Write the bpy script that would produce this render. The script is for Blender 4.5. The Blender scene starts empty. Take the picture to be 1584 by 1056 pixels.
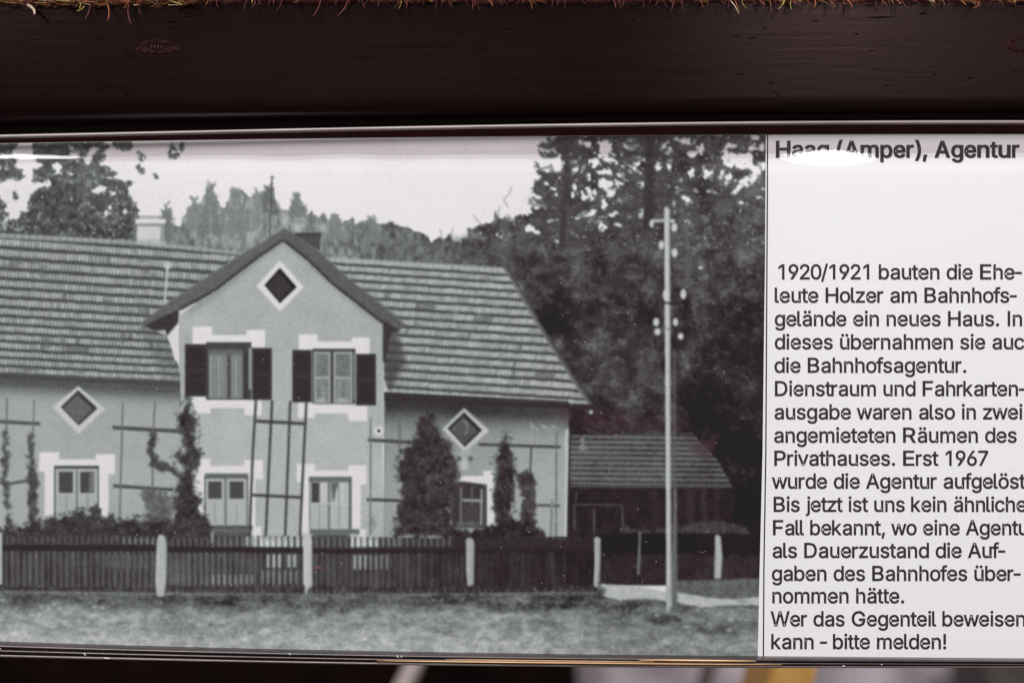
import bpy, math, random, json
import numpy as np
from mathutils import Vector, Matrix

# ------------------------------------------------------------------ camera, light, exposure
S = bpy.context.scene
K = 0.00018                      # metres on the sheet per pixel of the photograph
D = 0.396                        # camera to sheet
def P(px, py, y=0.0):            # point of the sheet's plane (pixel units of the print) at depth y
    return ((px - 792) * K, y, (528 - py) * K)
cam = bpy.data.cameras.new('camera'); cam.lens = 50; cam.sensor_width = 36
cam.clip_start = 0.01; cam.clip_end = 100
cam.dof.use_dof = True; cam.dof.focus_distance = D; cam.dof.aperture_fstop = 7.0
camo = bpy.data.objects.new('camera', cam); S.collection.objects.link(camo)
camo.location = (0, -D, 0); camo.rotation_euler = (math.radians(90), 0, 0); S.camera = camo
S.view_settings.view_transform = 'Standard'; S.view_settings.look = 'None'; S.view_settings.exposure = 0
W = bpy.data.worlds.new('World'); S.world = W; W.use_nodes = True
W.node_tree.nodes['Background'].inputs[0].default_value = (0.92, 0.87, 0.88, 1)
W.node_tree.nodes['Background'].inputs[1].default_value = 0.10
def area(name, loc, target, sx, sy, power, color=(1, 1, 1), shape='RECTANGLE'):
    l = bpy.data.lights.new(name, 'AREA'); l.shape = shape; l.size = sx
    if shape in ('RECTANGLE', 'ELLIPSE'): l.size_y = sy
    l.energy = power; l.color = color
    o = bpy.data.objects.new(name, l); S.collection.objects.link(o); o.location = loc
    d = Vector(target) - Vector(loc); o.rotation_euler = d.to_track_quat('-Z', 'Y').to_euler()
    return o
area('ceiling_panel', (-0.35, -1.25, 1.75), (0, 0, 0), 1.5, 0.7, 86, (0.985, 0.972, 0.985))
area('sheen_light', (-0.28, -2.1, 0.52), (-0.28, 0, 0.52), 0.68, 0.28, 0.34, (1.0, 0.82, 0.80))  # added unseen light, its reflection gives the board its left sheen
area('sheen_light', (0.77, -2.1, 0.52), (0.77, 0, 0.52), 0.88, 0.28, 0.78, (0.97, 0.9, 1.0))  # added unseen light for the right-hand sheen of the board

rnd = random.Random(7)
# ------------------------------------------------------------------ scene helpers
def link(o, parent=None):
    S.collection.objects.link(o)
    if parent is not None: o.parent = parent
    return o
def tag(o, label=None, cat=None, group=None, kind=None):
    if label: o['label'] = label
    if cat: o['category'] = cat
    if group: o['group'] = group
    if kind: o['kind'] = kind
    return o
def mesh(name, v, f, mat=None, parent=None, smooth=False):
    m = bpy.data.meshes.new(name); m.from_pydata(v, [], f); m.validate()
    if mat: m.materials.append(mat)
    if smooth:
        m.polygons.foreach_set('use_smooth', [True] * len(m.polygons))
    return link(bpy.data.objects.new(name, m), parent)
def empty(name, loc):
    o = bpy.data.objects.new(name, None); o.location = loc; S.collection.objects.link(o); o.empty_display_size = .01
    return o
def child(o, root):              # parent while keeping the world-space vertices
    o.parent = root; o.matrix_parent_inverse = Matrix.Translation(root.location).inverted(); return o
def tube(path, rad, n=6):
    V, F = [], []
    for i, p in enumerate(path):
        p = Vector(p); a = Vector(path[max(i - 1, 0)]); b = Vector(path[min(i + 1, len(path) - 1)])
        t = (b - a).normalized(); u = t.cross(Vector((0.01, 1, 0.02))).normalized()
        if u.length < .5: u = t.cross(Vector((1, 0, 0))).normalized()
        w = t.cross(u); r = rad[i] if isinstance(rad, (list, tuple)) else rad
        for k in range(n):
            q = p + (u * math.cos(2 * math.pi * k / n) + w * math.sin(2 * math.pi * k / n)) * r
            V.append(q[:])
        if i:
            for k in range(n):
                F.append(((i - 1) * n + k, (i - 1) * n + (k + 1) % n, i * n + (k + 1) % n, i * n + k))
    F.append(tuple(range(n - 1, -1, -1))); F.append(tuple((len(path) - 1) * n + k for k in range(n)))
    return V, F
def loft(rows):                  # rows: list of equally long point lists
    V = [p for r in rows for p in r]; n = len(rows[0])
    F = [(i * n + j, i * n + j + 1, (i + 1) * n + j + 1, (i + 1) * n + j) for i in range(len(rows) - 1) for j in range(n - 1)]
    return V, F
def box(x0, x1, y0, y1, z0, z1):
    V = [(x, y, z) for x in (x0, x1) for y in (y0, y1) for z in (z0, z1)]
    return V, [(0, 1, 3, 2), (4, 6, 7, 5), (0, 4, 5, 1), (2, 3, 7, 6), (0, 2, 6, 4), (1, 5, 7, 3)]
def merge(parts):
    V, F = [], []
    for v, f in parts:
        o = len(V); V += list(v); F += [tuple(i + o for i in q) for q in f]
    return V, F
def mat(name, color, rough=.5, **kw):
    m = bpy.data.materials.new(name); m.use_nodes = True
    b = m.node_tree.nodes['Principled BSDF']
    b.inputs['Base Color'].default_value = (*color, 1); b.inputs['Roughness'].default_value = rough
    for k, v in kw.items(): b.inputs[k].default_value = v
    return m
def noise_mat(name, c0, c1, scale=(1, 1, 1), nscale=50, rough=.5, bump=0.0, detail=6, lo=.35, hi=.65, dist=.0005, rlo=None, **kw):
    m = mat(name, c0, rough, **kw); nt = m.node_tree; b = nt.nodes['Principled BSDF']
    tc = nt.nodes.new('ShaderNodeTexCoord'); mp = nt.nodes.new('ShaderNodeMapping'); mp.inputs['Scale'].default_value = scale
    nz = nt.nodes.new('ShaderNodeTexNoise'); nz.inputs['Scale'].default_value = nscale; nz.inputs['Detail'].default_value = detail
    nz.inputs['Roughness'].default_value = .65
    cr = nt.nodes.new('ShaderNodeValToRGB'); cr.color_ramp.elements[0].position = lo; cr.color_ramp.elements[1].position = hi
    cr.color_ramp.elements[0].color = (*c0, 1); cr.color_ramp.elements[1].color = (*c1, 1)
    L = nt.links.new
    L(tc.outputs['Object'], mp.inputs[0]); L(mp.outputs[0], nz.inputs['Vector']); L(nz.outputs['Fac'], cr.inputs[0])
    L(cr.outputs[0], b.inputs['Base Color'])
    if bump:
        bp = nt.nodes.new('ShaderNodeBump'); bp.inputs['Strength'].default_value = bump; bp.inputs['Distance'].default_value = dist
        L(nz.outputs['Fac'], bp.inputs['Height']); L(bp.outputs[0], b.inputs['Normal'])
    if rlo is not None:
        mr = nt.nodes.new('ShaderNodeMapRange'); mr.inputs['To Min'].default_value = rlo; mr.inputs['To Max'].default_value = rough
        L(nz.outputs['Fac'], mr.inputs[0]); L(mr.outputs[0], b.inputs['Roughness'])
    return m

# curves of the sheet's upper and lower edge as it bows in its holder
XS = [-80, 0, 200, 400, 600, 800, 1000, 1200, 1400, 1584, 1700]
def curve(vals): return lambda x: float(np.interp(x, XS, vals))
def curve_s(vals):
    c = np.polyfit(XS, vals, 4); return lambda x: np.polyval(c, x)
TOP = curve_s([224, 221.5, 218.5, 216, 213.3, 211, 209.5, 208.5, 208, 208, 208])
BOT = curve_s([989, 991.5, 997.5, 1003, 1007, 1010, 1012.3, 1014.3, 1016, 1017.5, 1018.5])
RODC = curve_s([215, 213.5, 209, 205, 201, 197.5, 194.5, 192.5, 191.6, 191.4, 191.4])
LOW = curve_s([1012, 1014, 1018, 1021.5, 1025, 1027.5, 1028.8, 1029.2, 1029, 1028.5, 1028])

GLYPHS = r'''{"r":{"a":[[160,-9,126,-5,94,5,68,22,48,45,35,73,30,108,34,138,43,161,58,179,78,193,125,211,178,220,234,227,265,235,273,243,276,255,276,257,267,297,240,322,196,331,149,322,118,301,100,274,41,291,57,322,79,346,104,364,133,375,194,384,239,379,286,360,306,343,322,320,333,290,337,251,337,0,277,0,277,52,272,52,252,25,215,1],[170,45,202,49,228,59,248,74,263,93,272,115,276,138,276,190,259,182,231,176,200,171,175,168,134,159,103,139,95,124,92,105,102,72,130,52]],"b":[[229,-8,198,-5,172,4,138,31,118,59,112,59,112,0,53,0,53,509,114,509,114,319,118,319,137,346,171,373,197,381,229,384,274,378,313,361,345,332,370,293,385,245,390,189,385,133,370,84,346,45,313,16,274,-2],[220,47,253,51,279,66,301,88,316,117,325,151,328,189,325,227,316,261,301,290,280,311,253,325,220,330,188,325,161,312,140,291,125,263,116,229,113,189,116,150,125,115,140,86,162,65,188,51]],"c":[[207,-8,159,-2,117,16,82,46,56,85,40,133,34,187,40,243,56,291,82,330,117,360,159,378,207,384,260,377,305,356,340,322,362,277,303,262,290,289,270,311,242,325,207,330,173,325,145,310,124,287,108,258,99,224,96,187,99,151,108,117,124,89,145,66,173,51,207,46,243,52,271,66,292,89,304,117,363,102,341,56,306,21,261,-1]],"d":[[195,-8,151,-2,111,16,79,45,55,84,39,133,34,189,39,245,55,293,79,332,112,361,151,378,196,384,228,381,253,373,287,346,306,319,311,319,311,509,372,509,372,0,313,0,313,59,307,59,287,31,252,4,227,-5],[205,47,236,51,263,65,284,86,299,115,309,150,312,189,309,229,300,263,284,291,263,312,237,325,205,330,172,325,145,311,124,290,108,261,99,227,96,189,99,151,109,117,124,88,145,66,172,51]],"e":[[212,-8,161,-2,117,16,82,46,56,85,40,132,34,187,39,242,55,290,81,329,115,359,157,378,205,384,266,374,294,361,319,341,341,315,357,282,368,242,371,194,371,169,75,169,75,221,338,221,310,202,307,237,298,269,283,294,263,314,237,326,205,330,173,326,146,313,125,294,109,270,99,241,96,211,96,178,100,139,110,106,128,80,151,61,179,50,212,46,254,53,285,73,306,105,365,91,353,63,335,39,311,19,283,4,249,-5]],"f":[[228,379,228,327,6,327,6,379],[81,0,81,432,84,461,96,486,113,505,135,519,187,530,222,527,243,521,227,468,215,472,195,474,171,470,154,460,145,443,142,419,142,0]],"g":[[207,-151,168,-148,134,-140,82,-110,51,-69,101,-41,122,-66,154,-88,207,-97,249,-92,282,-75,304,-47,311,-6,311,68,306,68,287,41,252,16,227,8,195,5,152,10,113,27,80,53,55,90,39,136,34,191,39,246,55,293,80,332,112,361,152,378,196,384,228,382,253,373,288,346,308,319,313,319,313,379,372,379,372,-9,367,-54,350,-90,324,-117,291,-136,251,-147],[205,59,237,63,264,75,285,95,300,121,309,154,312,193,309,231,300,264,285,291,264,312,237,325,205,330,172,325,145,312,124,290,109,262,99,229,96,193,99,155,109,123,124,96,145,76,172,63]],"h":[[114,227,114,0,53,0,53,509,114,509,114,287,102,287,124,332,152,362,187,379,227,384,264,380,295,369,321,349,341,321,353,285,357,240,357,0,296,0,296,235,290,275,273,304,246,323,210,329,184,326,161,317,141,303,126,283,117,257]],"i":[[53,0,53,379,114,379,114,0],[84,443,67,446,54,455,44,468,41,483,44,499,54,512,67,521,84,524,100,521,114,512,123,499,126,483,123,468,114,455,100,446]],"j":[[53,379,114,379,114,-30,111,-63,102,-90,86,-113,65,-129,37,-139,4,-143,-10,-143,-10,-87,2,-87,25,-83,40,-72,50,-54,53,-29],[83,443,67,446,53,455,44,468,41,483,44,499,53,512,67,521,83,524,100,521,114,512,123,499,126,483,123,468,114,455,100,446]],"k":[[110,137,110,212,121,212,284,379,360,379,184,199,177,199],[53,0,53,509,114,509,114,0],[294,0,148,186,191,229,372,0]],"l":[[139,-2,101,3,74,20,58,47,53,84,53,509,114,509,114,99,120,62,130,54,146,52,160,53,170,54,181,3,162,-1]],"m":[[53,0,53,379,112,379,112,295,108,295,118,323,132,346,172,376,219,386,257,380,287,361,309,331,321,295,312,295,322,321,337,343,381,375,437,386,468,383,497,372,522,354,541,328,553,296,557,255,557,0,496,0,496,254,490,289,473,313,447,326,419,330,395,328,374,320,345,290,335,247,335,0,274,0,274,260,269,288,253,311,229,326,199,330,158,320,140,307,126,289,117,266,114,238,114,0]],"n":[[114,227,114,0,53,0,53,379,112,379,112,287,102,287,124,332,152,362,187,379,227,384,264,380,295,369,321,349,341,321,353,285,357,240,357,0,296,0,296,235,290,275,273,304,246,323,210,329,184,326,161,317,141,303,126,283,117,257]],"o":[[207,-8,159,-2,117,16,82,46,56,85,40,133,34,187,40,243,56,291,82,330,117,360,159,378,207,384,256,378,299,360,333,330,359,291,376,243,381,187,376,133,359,85,333,46,299,16,256,-2],[207,46,242,51,270,66,292,89,307,117,316,151,319,187,316,224,307,258,292,287,270,310,242,325,207,330,173,325,145,310,124,287,108,258,99,224,96,187,99,151,108,117,124,89,145,66,173,51]],"p":[[53,-143,53,379,112,379,112,319,118,319,137,346,171,373,197,381,229,384,274,378,313,361,345,332,370,293,385,245,390,189,385,133,370,84,346,45,313,16,274,-2,229,-8,198,-5,173,4,138,31,118,59,114,59,114,-143],[220,47,253,51,279,66,301,88,316,117,325,151,328,189,325,227,316,261,301,290,280,311,253,325,220,330,188,325,161,312,140,291,125,263,116,229,113,189,116,150,125,115,140,86,162,65,188,51]],"r":[[53,0,53,379,112,379,112,321,115,321,130,347,152,367,181,380,213,385,229,384,243,384,243,322,230,324,207,326,182,323,159,315,140,301,126,284,117,262,114,237,114,0]],"s":[[182,-8,145,-5,112,3,84,18,62,38,45,63,36,94,94,107,105,79,124,60,150,49,181,45,217,50,244,62,262,81,268,103,265,121,254,136,237,147,212,155,149,170,104,186,72,208,53,237,47,274,51,305,65,332,87,354,115,370,149,381,187,384,223,381,254,372,279,358,299,339,324,290,268,277,258,298,243,316,219,328,187,333,156,329,131,317,114,299,109,277,112,258,124,243,172,223,229,209,275,194,306,171,325,142,331,107,326,75,312,47,290,24,260,6,223,-5]],"t":[[204,379,204,327,6,327,6,379],[65,471,126,471,126,98,128,76,136,61,150,53,170,50,185,51,202,54,213,2,192,-3,168,-4,125,2,92,21,72,52,65,93]],"u":[[182,-5,146,-1,115,11,89,31,69,59,57,95,53,139,53,379,114,379,114,144,119,105,137,75,164,56,200,50,226,53,249,62,268,77,283,97,293,122,296,153,296,379,357,379,357,0,298,0,298,92,307,92,286,47,257,17,222,0]],"v":[[163,0,17,379,84,379,165,155,187,87,206,21,184,21,203,87,224,155,305,379,371,379,226,0]],"w":[[138,0,23,379,87,379,133,214,154,137,175,41,165,41,186,135,206,214,252,379,316,379,362,214,382,136,402,41,391,41,413,135,434,214,480,379,545,379,429,0,368,0,319,172,305,225,291,280,277,338,291,338,277,280,263,225,248,172,199,0]],"z":[[42,0,42,46,254,320,254,323,48,323,48,379,333,379,333,331,126,60,126,56,339,56,339,0]],"A":[[16,0,201,509,276,509,463,0,395,0,287,302,264,372,232,478,245,478,213,371,191,302,85,0],[110,142,110,199,370,199,370,142]],"B":[[60,0,60,509,241,509,289,504,329,491,359,469,381,442,394,410,398,374,395,344,387,320,356,286,315,267,315,262,339,257,363,245,385,227,402,203,414,173,418,136,413,100,400,67,377,39,344,18,301,4,247,0],[125,57,245,57,296,63,330,80,349,105,355,137,352,161,342,184,327,203,306,218,279,228,248,231,125,231],[125,285,238,285,288,296,308,309,323,326,333,348,336,372,330,403,313,429,283,446,240,452,125,452]],"D":[[219,0,96,0,96,57,215,57,272,63,318,81,354,110,379,149,394,198,399,255,394,312,379,361,354,399,320,428,275,446,221,452,93,452,93,509,225,509,294,501,353,478,399,441,433,391,455,329,462,255,455,181,433,119,398,68,351,31,291,8],[125,509,125,0,60,0,60,509]],"E":[[60,0,60,509,372,509,372,452,125,452,125,286,355,286,355,229,125,229,125,57,375,57,375,0]],"F":[[60,0,60,509,369,509,369,452,125,452,125,278,346,278,346,221,125,221,125,0]],"G":[[269,-7,205,1,149,25,104,64,69,116,47,179,40,254,47,329,69,393,103,445,149,484,203,508,265,516,304,513,340,504,374,489,403,469,429,445,449,416,465,384,474,349,408,349,387,393,356,427,315,448,265,456,222,450,183,432,150,404,125,364,109,314,103,254,109,194,125,145,151,105,184,76,224,59,269,53,309,57,345,71,374,93,396,123,410,160,415,202,434,199,283,199,283,256,478,256,478,200,471,141,451,91,419,50,377,19,326,0]],"H":[[60,0,60,509,125,509,125,289,392,289,392,509,457,509,457,0,392,0,392,232,125,232,125,0]],"I":[[60,0,60,509,125,509,125,0]],"P":[[60,0,60,509,235,509,289,503,332,487,366,462,390,430,404,391,409,348,404,304,390,265,366,233,332,207,289,191,235,186,125,186,125,0],[125,242,233,242,269,246,297,256,318,272,333,294,342,319,344,348,342,376,333,402,318,423,297,439,268,449,232,452,125,452]],"R":[[60,0,60,509,236,509,290,504,333,489,367,465,390,433,405,395,409,352,405,309,390,271,367,240,333,217,289,203,236,198,125,198,125,0],[125,255,234,255,269,258,298,267,319,281,334,300,342,324,345,352,342,380,334,405,319,425,298,440,269,449,233,452,125,452],[353,0,230,229,303,229,428,0]],"W":[[155,0,16,509,82,509,163,196,175,145,187,94,197,40,189,40,200,94,211,145,224,196,306,509,380,509,462,196,474,145,486,94,497,40,488,40,499,94,510,145,523,196,603,509,670,509,530,0,455,0,368,323,351,391,336,475,350,475,335,395,318,323,230,0]],"0":[[227,-7,174,1,130,24,95,62,69,113,53,178,48,254,53,330,69,395,95,447,130,484,174,508,227,516,279,508,323,484,358,447,384,395,400,330,405,254,400,178,384,113,359,62,323,24,279,1],[227,50,261,56,290,74,313,103,330,144,340,194,344,254,340,314,330,365,313,405,290,435,261,453,227,460,192,453,163,435,140,405,123,365,113,314,109,254,113,194,123,144,140,103,163,74,192,56]],"1":[[76,0,76,55,391,55,391,0],[276,509,276,0,212,0,212,448,209,448,86,358,86,427,198,509]],"2":[[64,0,64,47,234,229,282,282,311,327,320,371,317,397,308,419,293,436,273,449,224,460,196,457,172,447,153,433,139,413,130,390,127,362,66,362,71,405,86,442,111,473,143,496,182,511,225,516,268,511,306,497,337,474,361,445,376,411,381,372,371,318,336,259,267,180,153,60,153,57,389,57,389,0]],"6":[[226,-7,182,-1,142,15,109,40,84,74,69,115,64,162,68,199,80,239,137,340,252,509,322,509,151,261,145,261,165,288,196,307,235,314,278,309,316,295,346,271,370,240,384,201,389,157,384,112,368,73,343,39,310,14,271,-2],[226,48,254,52,279,63,299,79,314,101,324,128,327,157,324,187,314,213,299,235,279,251,254,262,226,265,198,262,174,252,153,235,138,214,128,188,125,158,128,128,138,102,153,79,174,63,198,52]],"7":[[97,0,323,448,323,452,62,452,62,509,391,509,391,449,165,0]],"9":[[226,516,271,510,310,494,343,468,368,434,384,393,389,347,385,309,373,270,315,168,200,0,130,0,301,248,307,248,287,221,257,202,218,195,175,199,137,214,106,237,83,269,68,307,64,352,69,397,85,436,110,469,143,494,182,510],[226,460,199,457,174,446,154,429,138,407,129,381,125,352,129,322,138,295,154,274,174,257,199,247,226,243,254,247,279,257,299,273,314,295,324,321,327,350,324,381,314,407,299,429,279,446,254,457]],"/":[[235,533,71,-76,14,-76,178,533]],"-":[[337,244,337,188,114,188,114,244]],".":[[95,-4,78,-1,63,9,53,24,50,41,53,59,63,73,78,83,95,87,113,83,128,73,138,59,141,41,138,24,128,9,113,-1]],",":[[38,-119,68,71,137,71,84,-119]],"!":[[67,160,63,509,132,509,128,160],[98,-4,81,-1,66,9,56,24,52,41,56,58,66,73,81,83,98,86,116,83,130,73,140,58,143,41,140,24,130,9,116,-1]],"\u00e4":[[160,-9,126,-5,94,5,68,22,48,45,35,73,30,108,34,138,43,161,58,179,78,193,125,211,178,220,234,227,265,235,273,243,276,255,276,257,267,297,240,322,196,331,149,322,118,301,100,274,41,291,57,322,79,346,104,364,133,375,194,384,239,379,286,360,306,343,322,320,333,290,337,251,337,0,277,0,277,52,272,52,252,25,215,1],[170,45,202,49,228,59,248,74,263,93,272,115,276,138,276,190,259,182,231,176,200,171,175,168,134,159,103,139,95,124,92,105,102,72,130,52],[261,443,246,446,233,455,224,468,221,483,224,499,233,512,246,520,261,523,277,520,290,512,299,499,301,483,299,468,290,455,277,446],[117,443,102,446,89,455,80,468,77,483,80,499,89,512,102,520,117,523,133,520,146,512,155,499,158,483,155,468,146,455,133,446]],"\u00f6":[[207,-8,159,-2,117,16,82,46,56,85,40,133,34,187,40,243,56,291,82,330,117,360,159,378,207,384,256,378,299,360,333,330,359,291,376,243,381,187,376,133,359,85,333,46,299,16,256,-2],[207,46,242,51,270,66,292,89,307,117,316,151,319,187,316,224,307,258,292,287,270,310,242,325,207,330,173,325,145,310,124,287,108,258,99,224,96,187,99,151,108,117,124,89,145,66,173,51],[279,443,264,446,251,455,242,468,239,483,242,499,251,512,264,520,279,523,295,520,308,512,317,499,320,483,317,468,308,455,295,446],[136,443,120,446,107,455,98,468,95,483,98,499,107,512,120,520,136,523,151,520,164,512,173,499,176,483,173,468,164,455,151,446]],"\u00fc":[[182,-5,146,-1,115,11,89,31,69,59,57,95,53,139,53,379,114,379,114,144,119,105,137,75,164,56,200,50,226,53,249,62,268,77,283,97,293,122,296,153,296,379,357,379,357,0,298,0,298,92,307,92,286,47,257,17,222,0],[277,443,261,446,248,455,239,468,236,483,239,499,248,512,261,520,277,523,292,520,305,512,314,499,317,483,314,468,305,455,292,446],[133,443,118,446,104,455,96,468,93,483,96,499,104,512,118,520,133,523,149,520,162,512,170,499,173,483,170,468,162,455,149,446]],"(":[[89,207,101,324,132,441,177,539,236,539,191,428,161,313,151,207,160,115,188,16,236,-96,177,-96,139,-21,111,55,95,131]],")":[[37,-96,86,18,113,116,122,207,112,313,82,428,37,539,97,539,142,441,173,323,184,207,178,130,161,53,134,-22,97,-96]]},"b":{}}'''

# ------------------------------------------------------------------ the printed picture (flat ink on the sheet)
# A small numpy rasteriser: canvas coordinates are pixels of the print, tones 0..255.
CX0, CY0, CW, CH = -60, 195, 1260, 845
R = np.random.RandomState(3)
yy, xx = np.mgrid[0:CH, 0:CW].astype(np.float32); xx += CX0 + .5; yy += CY0 + .5
tone = np.full((CH, CW), 225, np.float32); ident = np.zeros((CH, CW), np.int16); red = np.zeros((CH, CW), np.float32)
IDS = [None]
def new_id(name, parent=None, label=None):
    IDS.append((name, parent, label)); return len(IDS) - 1
def vnoise(sx, sy, seed):        # smooth value noise, cell size sx by sy
    r = np.random.RandomState(seed); gw, gh = int(CW / sx) + 4, int(CH / sy) + 4
    g = r.rand(gh, gw).astype(np.float32)
    gx = (np.arange(CW) / sx); gy = (np.arange(CH) / sy)
    ix, iy = gx.astype(int), gy.astype(int); fx, fy = gx - ix, gy - iy
    fx = fx * fx * (3 - 2 * fx); fy = fy * fy * (3 - 2 * fy)
    a = g[:, ix] * (1 - fx) + g[:, ix + 1] * fx
    return (a[iy] * (1 - fy)[:, None] + a[iy + 1] * fy[:, None]).astype(np.float32)
def fbm(s, seed, octs=4, asp=1.0, gain=.55):
    out = 0; amp = 1; tot = 0
    for k in range(octs):
        out = out + vnoise(max(1.01, s * asp / 2 ** k), max(1.01, s / 2 ** k), seed + k * 17) * amp; tot += amp; amp *= gain
    return (out / tot - .5) * 2          # about -1..1, mostly +-.5
def blur(a, s):
    if s <= 0: return a
    n = int(3 * s) + 1; k = np.exp(-.5 * (np.arange(-n, n + 1) / s) ** 2); k /= k.sum()
    p = np.pad(a, ((n, n), (0, 0)), 'edge'); b = sum(k[i] * p[i:i + a.shape[0]] for i in range(2 * n + 1))
    p = np.pad(b, ((0, 0), (n, n)), 'edge'); return sum(k[i] * p[:, i:i + a.shape[1]] for i in range(2 * n + 1)).astype(np.float32)
def poly(pts, ss=3):
    """mask of a polygon, as (y0, y1, x0, x1, local mask)"""
    pts = np.array(pts, float); x0 = max(int(pts[:, 0].min()) - 2 - CX0, 0); x1 = min(int(pts[:, 0].max()) + 3 - CX0, CW)
    y0 = max(int(pts[:, 1].min()) - 2 - CY0, 0); y1 = min(int(pts[:, 1].max()) + 3 - CY0, CH)
    if x1 <= x0 or y1 <= y0: return (0, 1, 0, 1, np.zeros((1, 1), np.float32))
    if (x1 - x0) * (y1 - y0) > 90000: ss = 2
    ys = CY0 + y0 + (np.arange((y1 - y0) * ss) + .5) / ss
    acc = np.zeros((len(ys), (x1 - x0) * ss + 1), np.int32)
    n = len(pts)
    for i in range(n):
        (ax, ay), (bx, by) = pts[i], pts[(i + 1) % n]
        if ay == by: continue
        s = (ys >= min(ay, by)) & (ys < max(ay, by)); r = np.nonzero(s)[0]
        if not len(r): continue
        xc = ax + (ys[r] - ay) * (bx - ax) / (by - ay)
        c = np.clip(np.round((xc - CX0 - x0) * ss).astype(int), 0, acc.shape[1] - 1)
        np.add.at(acc, (r, c), 1)
    m = (np.cumsum(acc, 1)[:, :-1] % 2).astype(np.float32)
    m = m.reshape(y1 - y0, ss, x1 - x0, ss).mean((1, 3))
    return (y0, y1, x0, x1, m)
def full(m):
    a = np.zeros((CH, CW), np.float32); y0, y1, x0, x1, q = m; a[y0:y1, x0:x1] = q; return a
def paint(m, t, i=None, a=1.0, soft=0.0, r=None):
    if isinstance(m, tuple): y0, y1, x0, x1, q = m
    else: y0, y1, x0, x1, q = 0, CH, 0, CW, m
    if soft:
        if isinstance(m, tuple):
            g = int(3 * soft) + 1; Y0, Y1, X0, X1 = max(y0 - g, 0), min(y1 + g, CH), max(x0 - g, 0), min(x1 + g, CW)
            z = np.zeros((Y1 - Y0, X1 - X0), np.float32); z[y0 - Y0:y1 - Y0, x0 - X0:x1 - X0] = q; y0, y1, x0, x1, q = Y0, Y1, X0, X1, z
        q = blur(q, soft)
    tt = t[y0:y1, x0:x1] if isinstance(t, np.ndarray) else t
    s = tone[y0:y1, x0:x1]; s[...] = s * (1 - q * a) + tt * q * a
    if i is not None:
        ident[y0:y1, x0:x1][q > .5] = i
    if r is not None:
        s = red[y0:y1, x0:x1]; s[...] = s * (1 - q) + r * q
def rect(x0, y0, x1, y1, t, i=None, **k): paint(poly([(x0, y0), (x1, y0), (x1, y1), (x0, y1)]), t, i, **k)
def line(pts, w, t, i=None, **k):
    for (ax, ay), (bx, by) in zip(pts[:-1], pts[1:]):
        L = math.hypot(bx - ax, by - ay) or 1; nx, ny = -(by - ay) / L * w / 2, (bx - ax) / L * w / 2
        paint(poly([(ax + nx, ay + ny), (bx + nx, by + ny), (bx - nx, by - ny), (ax - nx, ay - ny)]), t, i, **k)
def ell(cx, cy, rx, ry, rot=0, n=14):
    c, s = math.cos(math.radians(rot)), math.sin(math.radians(rot))
    return [(cx + rx * math.cos(a) * c - ry * math.sin(a) * s, cy + rx * math.cos(a) * s + ry * math.sin(a) * c) for a in [2 * math.pi * k / n for k in range(n)]]
def warp(a, amp, s, seed, sharp=True):
    nx = fbm(s, seed, 3) * amp; ny = fbm(s, seed + 99, 3) * amp
    X = np.clip((xx - CX0 + nx).astype(int), 0, CW - 1); Y = np.clip((yy - CY0 + ny).astype(int), 0, CH - 1)
    return a[Y, X]
def Z(ox, oy, pts, f=3.96): return [(ox + x / f, oy + y / f) for x, y in pts]
n3, n6, n12, n25 = fbm(3.2, 11, 3), fbm(7, 21, 4), fbm(13, 31, 4), fbm(28, 41, 4)
def strokes(cx, y0, y1, w0, w1, n, t, seed, up=.5, i=None):      # conifer boughs reaching out from a trunk
    r = random.Random(seed)
    for _ in range(n):
        y = r.uniform(y0, y1); f = (y - y0) / (y1 - y0); s = r.choice((-1, 1)); L = (w0 + (w1 - w0) * f) * r.uniform(.5, 1.05); a = r.uniform(.1, .35) * L * s; k = r.uniform(.2, up)
        p = [(cx + a, y), (cx + a + s * L * .45, y + L * .10 + 1), (cx + s * L * .95, y - L * k * .35)]
        wk = min(1, L / 20 + .12)
        line(p, r.uniform(2.2, 5.5) * wk, t + r.uniform(-10, 10), i, a=.85, soft=1.0)
        for q in range(5 if L > 12 else 1):
            g = r.uniform(.3, 1); x_ = cx + s * L * g; y_ = y + r.uniform(-3, 4)
            line([(x_, y_), (x_ + s * r.uniform(2, 7), y_ - r.uniform(1, 7))], r.uniform(1.4, 3), t + r.uniform(-8, 12), i, a=.8, soft=.8)
def leafy(m, b, r3, r5, off, gain, seed):     # ragged, leafy edge for a mask
    q = blur(m, b); g = np.clip(q * 3.2, 0, 1)
    return np.clip((q + (n3 * r3 + fbm(5, seed, 2) * r5) * g - off) * gain, 0, 1)
n60 = fbm(60, 51, 3); g1 = fbm(1.6, 61, 2)

SKY = new_id('printed_sky'); FOREST = new_id('printed_forest'); LEFT = new_id('printed_tree', None, 'dark leafy tree printed at the upper left of the picture')
PINES = new_id('printed_tree', None, 'tall dark pines printed at the upper right of the picture'); HOUSE = new_id('printed_house')
SHED = new_id('printed_shed'); FENCE = new_id('printed_fence'); POLE = new_id('printed_pole'); MEADOW = new_id('printed_meadow'); PATH = new_id('printed_path')
BUSH = new_id('printed_bushes')
ident[:] = SKY
tone[:] = 240 + n60 * 5 - np.clip((420 - xx) / 420, 0, 1) * 9 * np.clip((yy - 230) / 60, 0, 1)

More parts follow.
